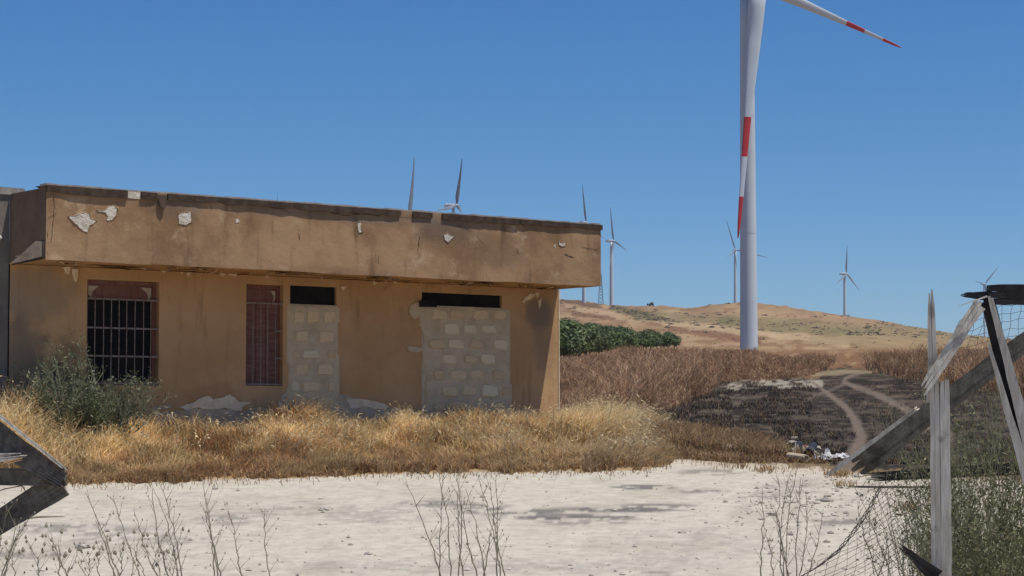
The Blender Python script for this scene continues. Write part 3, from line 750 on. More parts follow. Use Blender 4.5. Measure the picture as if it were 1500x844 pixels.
# soffit edge and wall-top flakes
for i, pts in enumerate([[(235,396),(244,397),(240,400)], [(262,396),(268,397),(266,401)], [(274,397),(280,398),(277,405),(272,402)], [(320,399),(330,400),(326,405),(322,403)],
                         [(333,401),(350,402),(345,405),(338,404)], [(92,391),(104,391),(100,402),(95,400)], [(104,394),(114,394),(112,414),(106,408)],
                         [(768,436),(776,430),(784,431),(780,436),(773,440),(766,442)], [(783,428),(789,430),(787,437)], [(788,440),(793,437),(792,446),(789,453)], [(763,441),(768,439),(768,444)],
                         [(388,403),(392,402),(391,408)], [(545,412),(553,414),(548,418)], [(575,412),(586,413),(580,416)], [(498,420),(508,419),(502,425)]]):
    patch('paint_flake', pts, -.002, M['bare_warm'], .02, .5, 40+i, sub=2)
random.seed(70)
for i in range(26):                                   # flakes hanging below the fascia edge on the soffit
    xa = random.uniform(.1, FLEN-.6); ln = random.uniform(.15, .9); y = random.uniform(-OV+.1, -.35)
    mb = MB(); n = 6; vs = []
    for k in range(n+1):
        x = xa+ln*k/n; d = .03*random.random()
        vs += [(x, y-.05*math.sin(math.pi*k/n)-.01, ZB-.010-d*1.3), (x, y+.10*math.sin(math.pi*k/n)+.01, ZB-.004-d*.3)]
    mb.add(vs, [(2*k, 2*k+2, 2*k+3, 2*k+1) for k in range(n)]); mb.build('peeling_flake', M['bare_warm'], root)
# exposed lower wall
LOW = [([(220,597),(232,594),(248,592),(252,598),(236,601),(224,601)], 'bare_grey'),
       ([(262,597),(278,591),(296,583),(304,579),(312,585),(328,581),(336,578),(346,584),(350,589),(368,590),(356,595),(352,603),(330,598),(310,600),(290,597),(272,600)], 'bare'),
       ([(228,604),(262,602),(300,598),(330,600),(352,604),(380,596),(400,600),(420,600),(425,660),(228,660)], 'bare_grey'),
       ([(405,600),(414,578),(425,575),(425,640),(400,640)], 'bare_grey'),
       ([(492,580),(506,577),(512,584),(535,586),(560,590),(568,597),(590,600),(600,612),(614,612),(612,650),(492,650)], 'bare_grey'),
       ([(508,584),(530,584),(552,588),(570,596),(556,600),(534,596),(512,598)], 'bare'),
       ([(596,508),(604,507),(616,509),(620,513),(612,517),(598,515)], 'mortar'),
       ([(755,600),(768,598),(778,603),(786,610),(790,640),(752,640)], 'bare_grey'),
       ([(600,448),(612,442),(622,448),(628,452),(640,448),(640,466),(616,470),(612,466),(606,468),(601,462),(598,456)], 'mortar')]
for i, (pts, m) in enumerate(LOW): patch('bare_patch', pts, -.002 if m == 'bare_grey' else -.012, M['bare_warm' if m == 'bare' else m], .006, 1., 80+i)
patch('bare_patch', [(22,376),(40,371),(66,356),(75,360),(76,372),(60,374),(40,378)], -OV*.55, M['bare_grey'], .01, .5, 99)
# chipped concrete at the lower left corner of the fascia (on the return face)
mb = MB(); mb.add([(-.02,-OV+.05,ZB+.02),(-.02,.0,ZB+.0),(-.02,-.3,ZB+.08),(-.02,-OV+.25,ZB+.26),(-.02,-OV+.04,ZB+.24),
                   (.05,-OV+.05,ZB+.02),(.05,.0,ZB+.0),(.05,-.3,ZB+.08),(.05,-OV+.25,ZB+.26),(.05,-OV+.04,ZB+.24)],
                  [(0,4,3,2,1),(0,1,6,5),(1,2,7,6),(2,3,8,7),(3,4,9,8),(4,0,5,9)]); mb.build('broken_edge', M['bare_grey'], root)
# cracks
def crack(pts, yl, w_=1.1, seed=0):
    rr = random.Random(seed); L = []
    for a, b_ in zip(pts[:-1], pts[1:]):
        n = max(2, int(math.hypot(b_[0]-a[0], b_[1]-a[1])/4))
        for k in range(n): L.append((a[0]+(b_[0]-a[0])*k/n+rr.uniform(-1, 1), a[1]+(b_[1]-a[1])*k/n+rr.uniform(-1, 1)))
    L.append(pts[-1]); vs = []; dx, dy = pts[-1][0]-pts[0][0], pts[-1][1]-pts[0][1]; l = math.hypot(dx, dy); nx_, ny_ = -dy/l, dx/l
    for i, (x, y) in enumerate(L):
        ww = w_*rr.uniform(.3, 1)*(.3 if i in (0, len(L)-1) else 1)/2
        a = B(x+nx_*ww, y+ny_*ww, yl); c = B(x-nx_*ww, y-ny_*ww, yl)
        vs += [(a[0], ysurf(a[0], a[1], yl)-.001, a[1]), (c[0], ysurf(c[0], c[1], yl)-.001, c[1])]
    m_ = MB(); m_.add(vs, [(2*i, 2*i+2, 2*i+3, 2*i+1) for i in range(len(L)-1)]); m_.build('crack', M['crack'], root)
for i, (pts, yl, ww) in enumerate([([(78,284),(80,300),(78,330),(76,356)], F_, 1.0), ([(70,320),(82,314),(84,312)], F_, .8), ([(395,304),(412,306),(428,312)], F_, 1.3),
    ([(455,306),(480,309),(505,316),(522,313),(560,316)], F_, 1.4), ([(616,346),(612,368),(617,375)], F_, 1.), ([(438,340),(440,352)], F_, 1.1), ([(826,372),(842,377)], F_, 1.8),
    ([(850,362),(878,366)], F_, .8), ([(759,362),(761,372)], F_, 1.5), ([(309,300),(312,308)], F_, .9), ([(670,330),(690,338)], F_, .8),
    ([(70,340),(70,374)], F_, 1.5), ([(555,372),(556,388)], F_, .7), ([(700,345),(712,360)], F_, .8), ([(566,418),(562,428)], -.004, 1.2)]): crack(pts, yl, ww, i)
# dark crack under the broken corner
mb = MB(); mb.add([(-.024,-OV+.03,ZB+.26),(-.024,-OV+.06,ZB+.26),(-.024,-OV+.06,ZB+.04),(-.024,-.1,ZB-.01),(-.024,-.1,ZB-.025),(-.024,-OV+.03,ZB+.0)], [(0,1,2,5),(5,2,3,4)]); mb.build('crack', M['crack'], root)
# PVC elbow
def lp(px, py, yl, dx=0): x, z = B(px, py, yl); return (x+dx, yl, z)
ew = MB()
e0 = Vector((-.17, -.02, B(26, 351, .0)[1]))
ew.tube([e0+Vector((.02, .1, .0)), e0+Vector((-.03, -.05, 0)), e0+Vector((-.09, -.12, -.005)), e0+Vector((-.13, -.15, -.04)), e0+Vector((-.14, -.16, -.11))], [.042, .042, .044, .044, .046], 10)
ew.build('drain_elbow', M['pvc'], root, smooth=True)

# windows
def window(R, shut, nb, px_rail, top_py, label):
    x0, x1, z0, z1 = R; fw = .06
    f = MB(); yb = .09
    for (a, b_, c, d) in ((x0, x0+fw, z0, z1), (x1-fw, x1, z0, z1), (x0+fw, x1-fw, z0, z0+fw), (x0+fw, x1-fw, z1-fw, z1)): f.box(a+.001, b_-.001, yb, yb+.07, c+.001, d-.001)
    wd = f.build('window', M['redwood'], root); wd['label'] = label
    zt_ = B((128+232)/2 if not shut else 388, top_py)[1]
    tp = MB(); wavy_rect(tp, x0+fw, x1-fw, zt_, z1-fw, yb+.03, .003, 5, .1); tp.build('shutter_box', M['redwood'], wd)
    fl = MB()
    for s, xc in ((1, x0+fw+.01), (-1, x1-fw-.01)):        # scraps of pale paper in the upper corners
        if shut and s == 1: continue
        a = .17 if not shut else .08
        fl = MB(); fl.add([(xc, yb+.02, z1-fw-.02), (xc+s*a, yb+.02, z1-fw-.02), (xc+s*a*.6, yb+.018, z1-fw-.07), (xc+s*a*.35, yb+.016, z1-fw-.11), (xc+s*.05, yb+.018, z1-fw-.2), (xc, yb+.02, z1-fw-.14)], [(0,1,2,3,4,5)]); fl.build('torn_paper', M['bare_grey'], wd)

    if shut:
        n = 6; wd_ = (x1-x0-2*fw)/n
        for i in range(n):
            s_ = MB(); s_.box(x0+fw+i*wd_+.003, x0+fw+(i+1)*wd_-.003, yb+.02+.004*(i % 2), yb+.05, z0+fw, zt_-.002); s_.build('shutter_slat', M['slat'], wd)
    else:
        pn = MB(); pn.box(x0+fw, x1-fw, yb+.055, yb+.058, z0+fw, zt_-.002); pn.build('shade_pane', M['dark'], wd)  # opaque sheet coloured near-black for the unlit room behind
    yg = .02
    for zr in px_rail:
        g = MB(); g.box(x0+.002, x1-.002, yg-.006, yg+.006, zr-.011, zr+.011); g.build('grille_rail', M['bar'], wd)
    for i in range(nb):
        x = x0+(x1-x0)*(i+1)/(nb+1)+random.uniform(-.008, .008); g = MB(); k = random.uniform(-.006, .006)
        g.tube([(x, yg-.012, z0+.02), (x+k, yg-.012, (z0+zt_)/2), (x, yg-.012, zt_+.01)], .0072, 6); g.build('grille_bar', M['bar'], wd)
rz = lambda px, pys: [B(px, p)[1] for p in pys]
window(W1, False, 8, rz(180, (439, 481, 522, 562)), 438, 'wide window with a dark interior behind a pale iron grille')
window(W2, True, 4, rz(388, (444.5, 563)), 444, 'narrow window closed by a red brown slatted shutter behind bars')
for zz in (485, 525):
    a = MB(); x_, z_ = B(403, zz); a.box(x_, W2[1]-.002, .014, .026, z_-.008, z_+.008); a.build('grille_rail', M['bar'], root)

# block infills
def infill(name, outline, R, top_py, rows, seed, label, skew=0):
    rr = random.Random(seed)
    xs_ = [B(p[0], p[1])[0] for p in outline]; 
    # mortar body filling the doorway plus rough edges smeared over the wall
    n = len(outline); q = [B(a, b_) for a, b_ in outline]
    body = MB()
    L = []
    for i in range(n):
        a = q[i]; b_ = q[(i+1) % n]
        for k in range(4):
            t = k/4; L.append((a[0]+(b_[0]-a[0])*t+rr.uniform(-.012, .012), a[1]+(b_[1]-a[1])*t+rr.uniform(-.012, .012)))
    m_ = len(L); cx = sum(a for a, _ in L)/m_; cz = sum(b_ for _, b_ in L)/m_
    # lattice front for uneven mortar
    x0, x1 = min(a for a, _ in L), max(a for a, _ in L); z0, z1 = min(b_ for _, b_ in L), max(b_ for _, b_ in L)
    nx_, nz_ = int((x1-x0)/.03), int((z1-z0)/.03)
    gx = np.linspace(x0, x1, nx_+1); gz_ = np.linspace(z0, z1, nz_+1); GX, GZ = np.meshgrid(gx, gz_)
    wob = .03*(fbm(GX*6, GZ*6, seed, 3)-.5)
    ins = inpoly(GX+wob, GZ+wob, L)
    yy = -.012-.03*(fbm(GX*7, GZ*7, seed+3, 4)-.3)
    yy = np.where(ins, yy, .004)
    V = np.c_[GX.ravel(), yy.ravel(), GZ.ravel()]; idx = np.arange(V.shape[0]).reshape(nz_+1, nx_+1)
    keep = ins[:-1, :-1] | ins[1:, :-1] | ins[:-1, 1:] | ins[1:, 1:]
    Fq = np.stack([idx[:-1, :-1], idx[:-1, 1:], idx[1:, 1:], idx[1:, :-1]], -1)[keep]
    me = npmesh(name, V, Fq, smooth=True); o = link(name, me, M['mortar'], root); o['label'] = label
    bk = MB(); bk.box(R[0]+.002, R[1]-.002, .012, .045, Z0+.02, B((outline[0][0]+outline[1][0])/2, top_py)[1]-.012); bk.build('infill_core', M['mortar'], o)
    # individual blocks, proud of the mortar
    protos = []
    for k in range(6):
        b2 = MB(); c = rr.uniform(.12, .2)
        ring = []
        for a in range(14):
            th = 2*math.pi*a/14; ex = .42
            x = math.copysign(abs(math.cos(th))**ex, math.cos(th))*.5*rr.uniform(.8, 1.06); z = math.copysign(abs(math.sin(th))**ex, math.sin(th))*.5*rr.uniform(.78, 1.06)
            ring.append((x, z))
        vs = [(x, .6, z) for x, z in ring]+[(x, -.3, z) for x, z in ring]+[(x*.86, -.5+rr.uniform(-.1, .1), z*.84) for x, z in ring]+[(0, -.5, 0)]
        N = 14; fs = []
        for i in range(N):
            j = (i+1) % N; fs += [(i, j, N+j, N+i), (N+i, N+j, 2*N+j, 2*N+i), (2*N+i, 2*N+j, 3*N)]
        b2.add(vs, fs)
        for mt in (M['block'], M['block2'], M['block3']):
            me = bpy.data.meshes.new('block'); me.from_pydata(b2.v, [], b2.f); me.materials.append(mt); protos.append(me)
    for (py, cells) in rows:
        for (ca, cb, hh, kind) in cells:
            xa, zc = B(ca, py); xb, _ = B(cb, py); yc = -.012
            me = rr.choice([p for i, p in enumerate(protos) if i % 3 == kind])
            bo = bpy.data.objects.new('block', me); COL.objects.link(bo); bo.parent = o
            s = (B(700, py)[1]-B(700, py+hh)[1])
            bo.location = ((xa+xb)/2, yc+rr.uniform(-.006, .006), zc); bo.scale = (xb-xa, .045, s); bo.rotation_euler = (0, rr.uniform(-.04, .04), 0)
infill('block_infill', [(422,447),(495,448),(494,500),(496,560),(497,650),(405,650),(412,610),(418,580),(424,560),(420,500)], O1, 446,
       [(464,[(429,444,16,0),(447,467,17,0),(472,492,17,0)]), (493,[(430,452,16,0),(465,488,18,0)]), (519,[(427,438,12,0),(441,468,13,1),(478,492,12,2)]),
        (541,[(430,453,16,0),(463,488,18,0)]), (566,[(426,437,16,1),(440,467,17,0),(479,488,15,0)]), (589,[(424,452,18,2),(460,490,18,2)])], 3,
       'narrow doorway blocked with pale tuff blocks')
infill('block_infill', [(612,449),(690,450),(747,453),(748,500),(747,545),(750,600),(747,655),(628,655),(624,600),(625,540),(620,520),(622,490),(616,475),(613,462)], O2, 450,
       [(461,[(631,655,15,0),(658,682,13,2),(692,716,14,0),(722,740,13,0)]), (482,[(649,673,17,1),(677,698,14,1),(705,726,14,1)]),
        (504,[(628,652,16,2),(656,680,14,1),(686,708,14,2),(721,743,16,1)]), (526,[(646,669,15,1),(678,698,12,0),(703,725,16,1)]),
        (549,[(634,650,15,2),(658,682,16,0),(687,707,14,0),(720,738,14,2)]), (573,[(644,670,16,0),(675,698,15,0),(703,729,19,1),(734,745,12,2)]),
        (596,[(634,652,16,2),(656,682,17,2),(690,712,16,0),(720,740,15,2)])], 9, 'wide doorway blocked with rows of pale tuff blocks')
for (x0_, x1_, z0_, z1_), a in ((O1, .5), (O2, .5)):
    mb = MB(); mb.box(x0_+.002, x1_-.002, .05, .07, z1_-.6, z1_-.002); mb.build('opening_shade_panel', M['dark'], root)  # black sheet paints the interior darkness close behind the door openings
# dark patch painting the shade of a ragged notch left of the wide opening
patch('notch_shade', [(615,440),(630,438),(640,438),(640,450),(614,450)], -.05, M['dark'], .004, .3, 5)

# ------------------------------------------------------------------ turbines
def blade_mesh(L, chord0, stripes, cdir, bdir, bend, curve=(0, 0, 0), prof_=None):
    """blade from the hub along bdir; returns MB of white part and list of MB of red bands"""
    b = Vector(bdir).normalized(); c = Vector(cdir); c = (c-b*c.dot(b)).normalized(); t = b.cross(c)
    prof = [(0, .09), (.04, .085), (.10, .13), (.18, .17), (.24, .175), (.35, .15), (.5, .118), (.65, .088), (.8, .062), (.92, .042), (.98, .028), (1.0, .006)]
    if prof_: prof = [(a_, b__*.175/chord0) for a_, b__ in prof_]
    def ring(f):
        ch = np.interp(f, [p[0] for p in prof], [p[1] for p in prof])/.175*chord0
        th = ch*np.interp(f, [0, .05, .2, .5, 1], [.95, .9, .35, .22, .2])
        rot = .35*(1-f)*(0 if prof_ else 1); cc = c*math.cos(rot)+t*math.sin(rot); tt = b.cross(cc)
        o = b*(L*f)+Vector(curve)*(f*f)*L
        off = cc*(ch*.18)*min(1, f/.15)*(0 if prof_ else 1)
        return [o+off+cc*(ch/2*math.cos(a))+tt*(th/2*math.sin(a)*(1-.35*math.cos(a))) for a in [2*math.pi*k/12 for k in range(12)]]
    def seg(f0, f1, m):
        mbb = MB(); R = [ring(f0+(f1-f0)*i/m) for i in range(m+1)]
        fs = [(i*12+k, i*12+(k+1) % 12, (i+1)*12+(k+1) % 12, (i+1)*12+k) for i in range(m) for k in range(12)]
        if f0 == 0: fs += [tuple(range(12))[::-1]]
        if f1 == 1: fs += [tuple(m*12+k for k in range(12))]
        mbb.add([v for r_ in R for v in r_], fs); return mbb
    return seg
def turbine(hub, axis, tips, L, tower_r, label, stripes, chord, top_r=None, nac=(.11, .035), blade_mat='tower', curves=None, cdirs=None, group='wind turbines on the ridge', detailed=False, tower_px=None, profs=None, strs=None):
    hub = Vector(hub); axis = Vector(axis).normalized()
    nl = L*nac[0]*2.2; tx = hub + axis*nl*.28
    if tower_px is not None: tx = Vector((tower_px, tx.y, tx.z))
    g = gz(tx.x, tx.y)
    rt = empty('wind_turbine', (tx.x, tx.y, g)); tag(rt, label, 'wind turbine', group if not detailed else None)
    o = Vector((tx.x, tx.y, g)); topz = hub.z-g-L*nac[1]*1.0
    mb = MB(); n = 48 if detailed else 12; tr = top_r or tower_r*.6; rings = 16
    vs = []; fs = []
    for i in range(rings+1):
        z = -1+(topz+1)*i/rings; r_ = tower_r+(tr-tower_r)*(max(z, 0)/topz)
        vs += [(r_*math.cos(2*math.pi*k/n), r_*math.sin(2*math.pi*k/n), z) for k in range(n)]
    fs = [(i*n+k, i*n+(k+1) % n, (i+1)*n+(k+1) % n, (i+1)*n+k) for i in range(rings) for k in range(n)]+[tuple(rings*n+k for k in range(n))]
    mb.add(vs, fs); tw = mb.build('tower', M['tower'], rt, smooth=True)
    if detailed:
        for f in (.33, .66):
            fl = MB(); r_ = tower_r+(tr-tower_r)*f+.035; z = topz*f; N = 48
            fl.add([(r_*math.cos(2*math.pi*k/N), r_*math.sin(2*math.pi*k/N), z+s) for s in (-.12, .12) for k in range(N)], [(k, (k+1) % N, N+(k+1) % N, N+k) for k in range(N)]); fl.build('flange', M['tower'], tw, smooth=True)
    # nacelle
    h = hub-o; up = Vector((0, 0, 1)); side = axis.cross(up).normalized(); mb = MB(); vs = []
    hs = L*nac[1]; N = 10
    for f, s in ((.06, .55), (.12, .9), (.3, 1.08), (.6, 1.05), (.85, .9), (1.0, .6)):
        for k in range(N):
            a = 2*math.pi*k/N; ex = .55
            vs.append(h+axis*(nl*f)+side*(math.copysign(abs(math.cos(a))**ex, math.cos(a))*hs*s)+up*(math.copysign(abs(math.sin(a))**ex, math.sin(a))*hs*s))
    fs = [(i*N+k, i*N+(k+1) % N, (i+1)*N+(k+1) % N, (i+1)*N+k) for i in range(5) for k in range(N)]+[tuple(range(N))[::-1], tuple(5*N+k for k in range(N))]
    mb.add(vs, fs); mb.build('nacelle', M['tower'], rt, smooth=True)
    mb = MB(); vs = []
    for f, s in ((-.75, .05), (-.65, .35), (-.35, .7), (0, .85), (.6, .85)):
        for k in range(N): a = 2*math.pi*k/N; vs.append(h+axis*(hs*f)+side*(math.cos(a)*hs*s)+axis.cross(side)*(math.sin(a)*hs*s))
    mb.add(vs, [(i*N+k, i*N+(k+1) % N, (i+1)*N+(k+1) % N, (i+1)*N+k) for i in range(4) for k in range(N)]+[tuple(range(N))[::-1], tuple(4*N+k for k in range(N))])
    mb.build('hub', M['tower'], rt, smooth=True)
    for i, tp in enumerate(tips):
        bd = Vector(tp); cur = curves[i] if curves else (0, 0, 0)
        bd = bd-Vector(cur)*bd.length
        cd = Vector(cdirs[i]) if cdirs else bd.cross(Vector((0, 1, 0)))+Vector((0, .6, 0))
        Lb = bd.length
        if strs: stripes = strs[i]
        seg = blade_mesh(Lb, chord, stripes, cd, bd, 0, cur, profs[i] if profs else None)
        e = seg(0, stripes[0], 16); 
        for (a, b_) in zip(stripes[1::2], stripes[2::2]):
            s_ = seg(a, b_, 4); e.add(s_.v, s_.f)
        bo = e.build('blade', M[blade_mat], rt, smooth=True); bo.location = h
        for (a, b_) in zip(stripes[0::2], stripes[1::2]):
            rd = seg(a, b_, 5).build('red_band', M['red'] if blade_mat == 'tower' else M[blade_mat], bo, smooth=True)
    return rt
def tipvec(hub, px, py, L, sgn):
    """vector from the hub to a tip seen at px,py, of length L, pointing away (+1) or nearer (-1)"""
    hub = Vector(hub); best = None
    e = Vector((0, 0, EYE)); r = (at(px, py, hub.y)-e).normalized(); f = e-hub
    b = 2*f.dot(r); c = f.dot(f)-L*L; disc = b*b-4*c
    if disc < 0: t = -b/2
    else: t = (-b+sgn*math.sqrt(disc))/2
    return e+r*t-hub
# main turbine
D0 = 480; hub = at(1111, -24, D0-5)
b1 = tipvec(hub, 1081, 349, 59, -1); b2 = tipvec(hub, 1320, 70, 59, 1); b3 = -(b1+b2); b3 = b3.normalized()*59
ax = b1.cross(b2).normalized(); 
if ax.x > 0: ax = -ax
ax = Vector((ax.x, ax.y, .04)).normalized()
tw_x = at(1096.8, 513, hub.y+ax.y*59*.11*2.2*.28).x
W1p = [(0,2.6),(.03,2.7),(.07,4.0),(.16,3.6),(.29,2.95),(.42,2.2),(.53,1.65),(.685,1.3),(.84,1.0),(.95,.7),(1,.25)]
W2p = [(0,2.4),(.05,2.5),(.12,2.9),(.25,2.2),(.38,1.75),(.59,1.2),(.72,.95),(.86,.75),(.95,.55),(1,.2)]
turbine(hub, ax, [b1, b2, b3], 59, 1.98, 'large white wind turbine nearest the yard, with red bands on its blades', (.545,.70,.84,1.0), 4.3, top_r=1.5, nac=(.09,.042),
        curves=[(0,-.01,0), (0,0,0), (0,0,0)], cdirs=[(1,-.25,0), (.3,-.3,1), (1,0,0)], profs=[W1p, W2p, W1p], strs=[(.53,.685,.84,1.), (.595,.725,.86,1.), (.53,.685,.84,1.)], detailed=True, tower_px=tw_x)
ST = (.55,.7,.84,1.)
def far_turbine(hx, hy, D, tips, axd, label, L=36, tw=1.9, mat='fardark', ch=2.2, curve=0, nac=(.11, .04)):
    h = at(hx, hy, D); T = [tipvec(h, px, py, L, s) for px, py, s in tips]
    if len(T) == 2: T.append(-(T[0]+T[1]).normalized()*L)
    turbine(h, axd, T, L, tw, label, ST, ch, nac=nac, blade_mat=mat, curves=[(curve*.03*(1 if t.x > 0 else -1), 0, 0) for t in T])
far_turbine(669, 301, 1630, [(677,232,1),(638,309,-1),(676,313,-1)], (-1,.3,0), 'distant white turbine nacelle with three blades just above the middle of the roof edge', curve=-1.2, ch=3, nac=(.125,.048))
far_turbine(600, 322, 1300, [(607,230,1),(560,372,1),(640,372,-1)], (-1,.3,0), 'single dark blade of a hidden turbine rising above the roof edge', L=40, curve=-1.3, ch=2.6)
far_turbine(859, 326, 2000, [(853,270,1),(832,352,1),(885,350,-1)], (-1,.25,0), 'distant turbine half hidden behind the right end of the fascia', curve=0)
far_turbine(899, 353, 2300, [(894,303,1),(918,367,-1),(893,389,-1)], (-1,.2,0), 'distant turbine on the ridge just right of the building', mat='fardark', tw=2.6, curve=0)
far_turbine(1077.5, 366, 2450, [(1064,322,1),(1064,379,-1),(1126,378,1)], (-.1,1,0), 'distant turbine on the ridge directly left of the large tower', tw=2.4, ch=1.8)
far_turbine(1240, 401, 2600, [(1241,358,1),(1259,426,-1),(1226,415,-1)], (-1,.35,0), 'distant turbine on the ridge right of the large tower', tw=2.5, ch=2.4)
far_turbine(1443, 416, 3200, [(1463,390,1),(1428,412,1),(1446,450,-1)], (-.6,1,0), 'distant turbine whose blades show above the dark broken fence rail', L=34, ch=2)
far_turbine(821, 350, 2100, [(822,336,1),(800,372,1),(842,370,-1)], (-1,.2,0), 'turbine hidden by the fascia with only its tower foot showing beside the wall', L=24)
far_turbine(406.5, 330, 2600, [(406.5,281,1),(380,352,1),(433,352,-1)], (-1,.2,0), 'faint blade tip above the left half of the roof', L=41, ch=1.2)
far_turbine(461, 338, 2600, [(461,292,1),(440,362,1),(482,362,-1)], (-1,.2,0), 'faint blade tip above the roof, right of another faint tip', L=38, ch=1.2)
# lattice mast
mx = at(880, 446, 2180); g = gz(mx.x, 2180); mr = empty('lattice_mast', (mx.x, 2180, g)); tag(mr, 'thin lattice mast on the ridge below the right end of the fascia', 'mast')
mb = MB(); HM = 32
for sx in (-1, 1):
    for sy in (-1, 1): mb.tube([(sx*2.6, sy*2.6, -1), (sx*.6, sy*.6, HM)], .28, 4)
mb.build('leg_frame', M['fardark'], mr)['kind'] = 'stuff'; mb = MB(); zz = 0
while zz < HM-3:
    w0 = 2.6-2*zz/HM; h_ = w0*1.6; w1_ = 2.6-2*(zz+h_)/HM
    for s in (-1, 1): mb.tube([(-w0, s*w0, zz), (w1_, s*w1_, zz+h_)], .17, 3); mb.tube([(w0, s*w0, zz), (-w1_, s*w1_, zz+h_)], .17, 3)
    zz += h_
mb.build('lattice', M['fardark'], mr)['kind'] = 'stuff'

# ------------------------------------------------------------------ grove on the hill
def leaf_ball(r, n, rx, rz, leaf, lumps=9):
    cs = r.normal(size=(lumps, 3)); cs /= np.linalg.norm(cs, axis=1)[:, None]; cs[:, 2] = np.abs(cs[:, 2])*.7
    cs *= np.array([rx, rx, rz])*.62; lr = r.uniform(.35, .6, lumps)
    k = r.integers(0, lumps, n); d = r.normal(size=(n, 3)); d /= np.linalg.norm(d, axis=1)[:, None]
    p = cs[k]+d*(lr[k]*rx*r.uniform(.6, 1.05, n))[:, None]
    nrm = d+r.normal(0, .5, (n, 3)); nrm /= np.linalg.norm(nrm, axis=1)[:, None]
    a = np.cross(nrm, r.normal(size=(n, 3))); a /= np.linalg.norm(a, axis=1)[:, None]; b = np.cross(nrm, a)
    s = (leaf*r.uniform(.6, 1.4, n))[:, None]
    V = np.stack([p-a*s, p+b*s*.6, p+a*s, p-b*s*.6], 1).reshape(-1, 3)
    q = (np.arange(n)*4)[:, None]; T = np.concatenate([q+[[0, 1, 2]], q+[[0, 2, 3]]], 0)
    return V, T, k
def grove():
    r = np.random.default_rng(21); prot = []
    for v in range(5):
        V, T, k = leaf_ball(r, 900, 2.4, 2.6, .25, 12); V[:, 2] += 2.2
        tint = r.uniform(.65, 1.35, 12)[k]*r.uniform(.75, 1.25, len(k))
        base = np.array([(.085,.12,.045), (.105,.14,.05), (.07,.10,.045), (.12,.145,.06), (.09,.115,.05)][v])
        C = np.repeat(base[None]*tint[:, None], 4, 0)
        me = npmesh('crown', V, T, C); me.materials.append(M['leaf'])
        tm = MB(); tm.tube([(0,0,-1), (.1,.05,1.6), (0,.1,3.2)], [.22, .17, .1], 6)
        for a in range(3): tm.tube([(.1,.05,1.5), (math.cos(a*2.1)*1.2, math.sin(a*2.1)*1.2, 3.6)], [.1, .04], 4)
        t0 = tm.build('trunk', M['bark']); tme = t0.data; bpy.data.objects.remove(t0)
        prot.append((me, tme))
    cnt = 0
    for _ in range(6000):
        px = r.uniform(770, 1002); D = r.uniform(200, 860); X = (px-750)/FPX*D; z = gz(X, D); _, py = proj(X, D, z)
        hi = np.interp(px, [770, 820, 860, 900, 940, 1000], [476, 480, 484, 493, 498, 505]); lo = np.interp(px, [770, 820, 880, 1000], [540, 537, 524, 510])
        if not (hi < py < lo): continue
        me, tm = prot[r.integers(5)]
        o = empty('grove_tree', (X, D, z), r.uniform(0, 6.28)); s = r.uniform(.6, 1.25)*float(np.interp(px, [820, 900, 1000], [1.35, 1.0, .7]))*float(np.interp(D, [200, 480, 860], [.62, .85, 1.1])); o.scale = (s*1.15, s*1.15, s)
        tag(o, 'dark green tree in the dense grove on the slope right of the building', 'tree', 'trees of the dark green grove')
        link('crown', me, None, o); link('trunk', tm, None, o)
        cnt += 1
        if cnt >= 290: break
    # scattered scrub on the hill
    V0, T0, k = leaf_ball(r, 26, 1, .7, .38, 3)
    parts = []
    want = []
    for _ in range(40000):
        px = r.uniform(815, 1540); D = r.uniform(500, 2150); want.append((px, D))
    W_ = np.array(want); X = (W_[:, 0]-750)/FPX*W_[:, 1]; Y = W_[:, 1]; Z = ground_z(X, Y); px, py = proj(X, Y, Z)
    d1, _ = distline(px, py, [(930,462,1),(1040,471,1),(1110,476,1),(1300,484,1),(1500,500,1)])
    d2, _ = distline(px, py, [(895,452,1),(930,459,1),(985,472,1)])
    d3, _ = distline(px, py, [(980,482,1),(1110,500,1)])
    nz = fbm(px/20., py/5., 99)
    p = np.where(d1 < 9, .10*(nz > .45), 0)+np.where(d2 < 4, .3, 0)+np.where(d3 < 6, .06, 0)+.002+np.where(nz > .62, .10, 0)
    ok = r.uniform(size=len(p)) < p; X, Y, Z, px, py, d3 = [a[ok][:2600] for a in (X, Y, Z, px, py, d3)]
    for i in range(len(X)):
        s = r.uniform(.2, .8)*Y[i]/1300*(1.9 if r.uniform() < .1 else 1); parts.append((V0*s*np.array([1.5, 1, .8])+np.array([X[i], Y[i], Z[i]]), T0,
              np.tile(np.array([(.17,.16,.11), (.21,.17,.125), (.23,.165,.13)][r.choice(3, p=[.4,.3,.3]) if d3[i] > 8 else 2])*r.uniform(.8, 1.2), (len(V0), 1))))
    s = 4.; p0 = at(954, 449, 2150); parts.append((V0*s+np.array([p0.x, p0.y, gz(p0.x, p0.y)+1]), T0, np.tile((.06,.07,.04), (len(V0), 1))))
    V, T, C = merge(parts)
    tag(link('hill_scrub', npmesh('hill_scrub', V, T, C), M['leaf']), 'low scrub dotted over the dry hillside', 'scrub', kind='stuff')
grove()

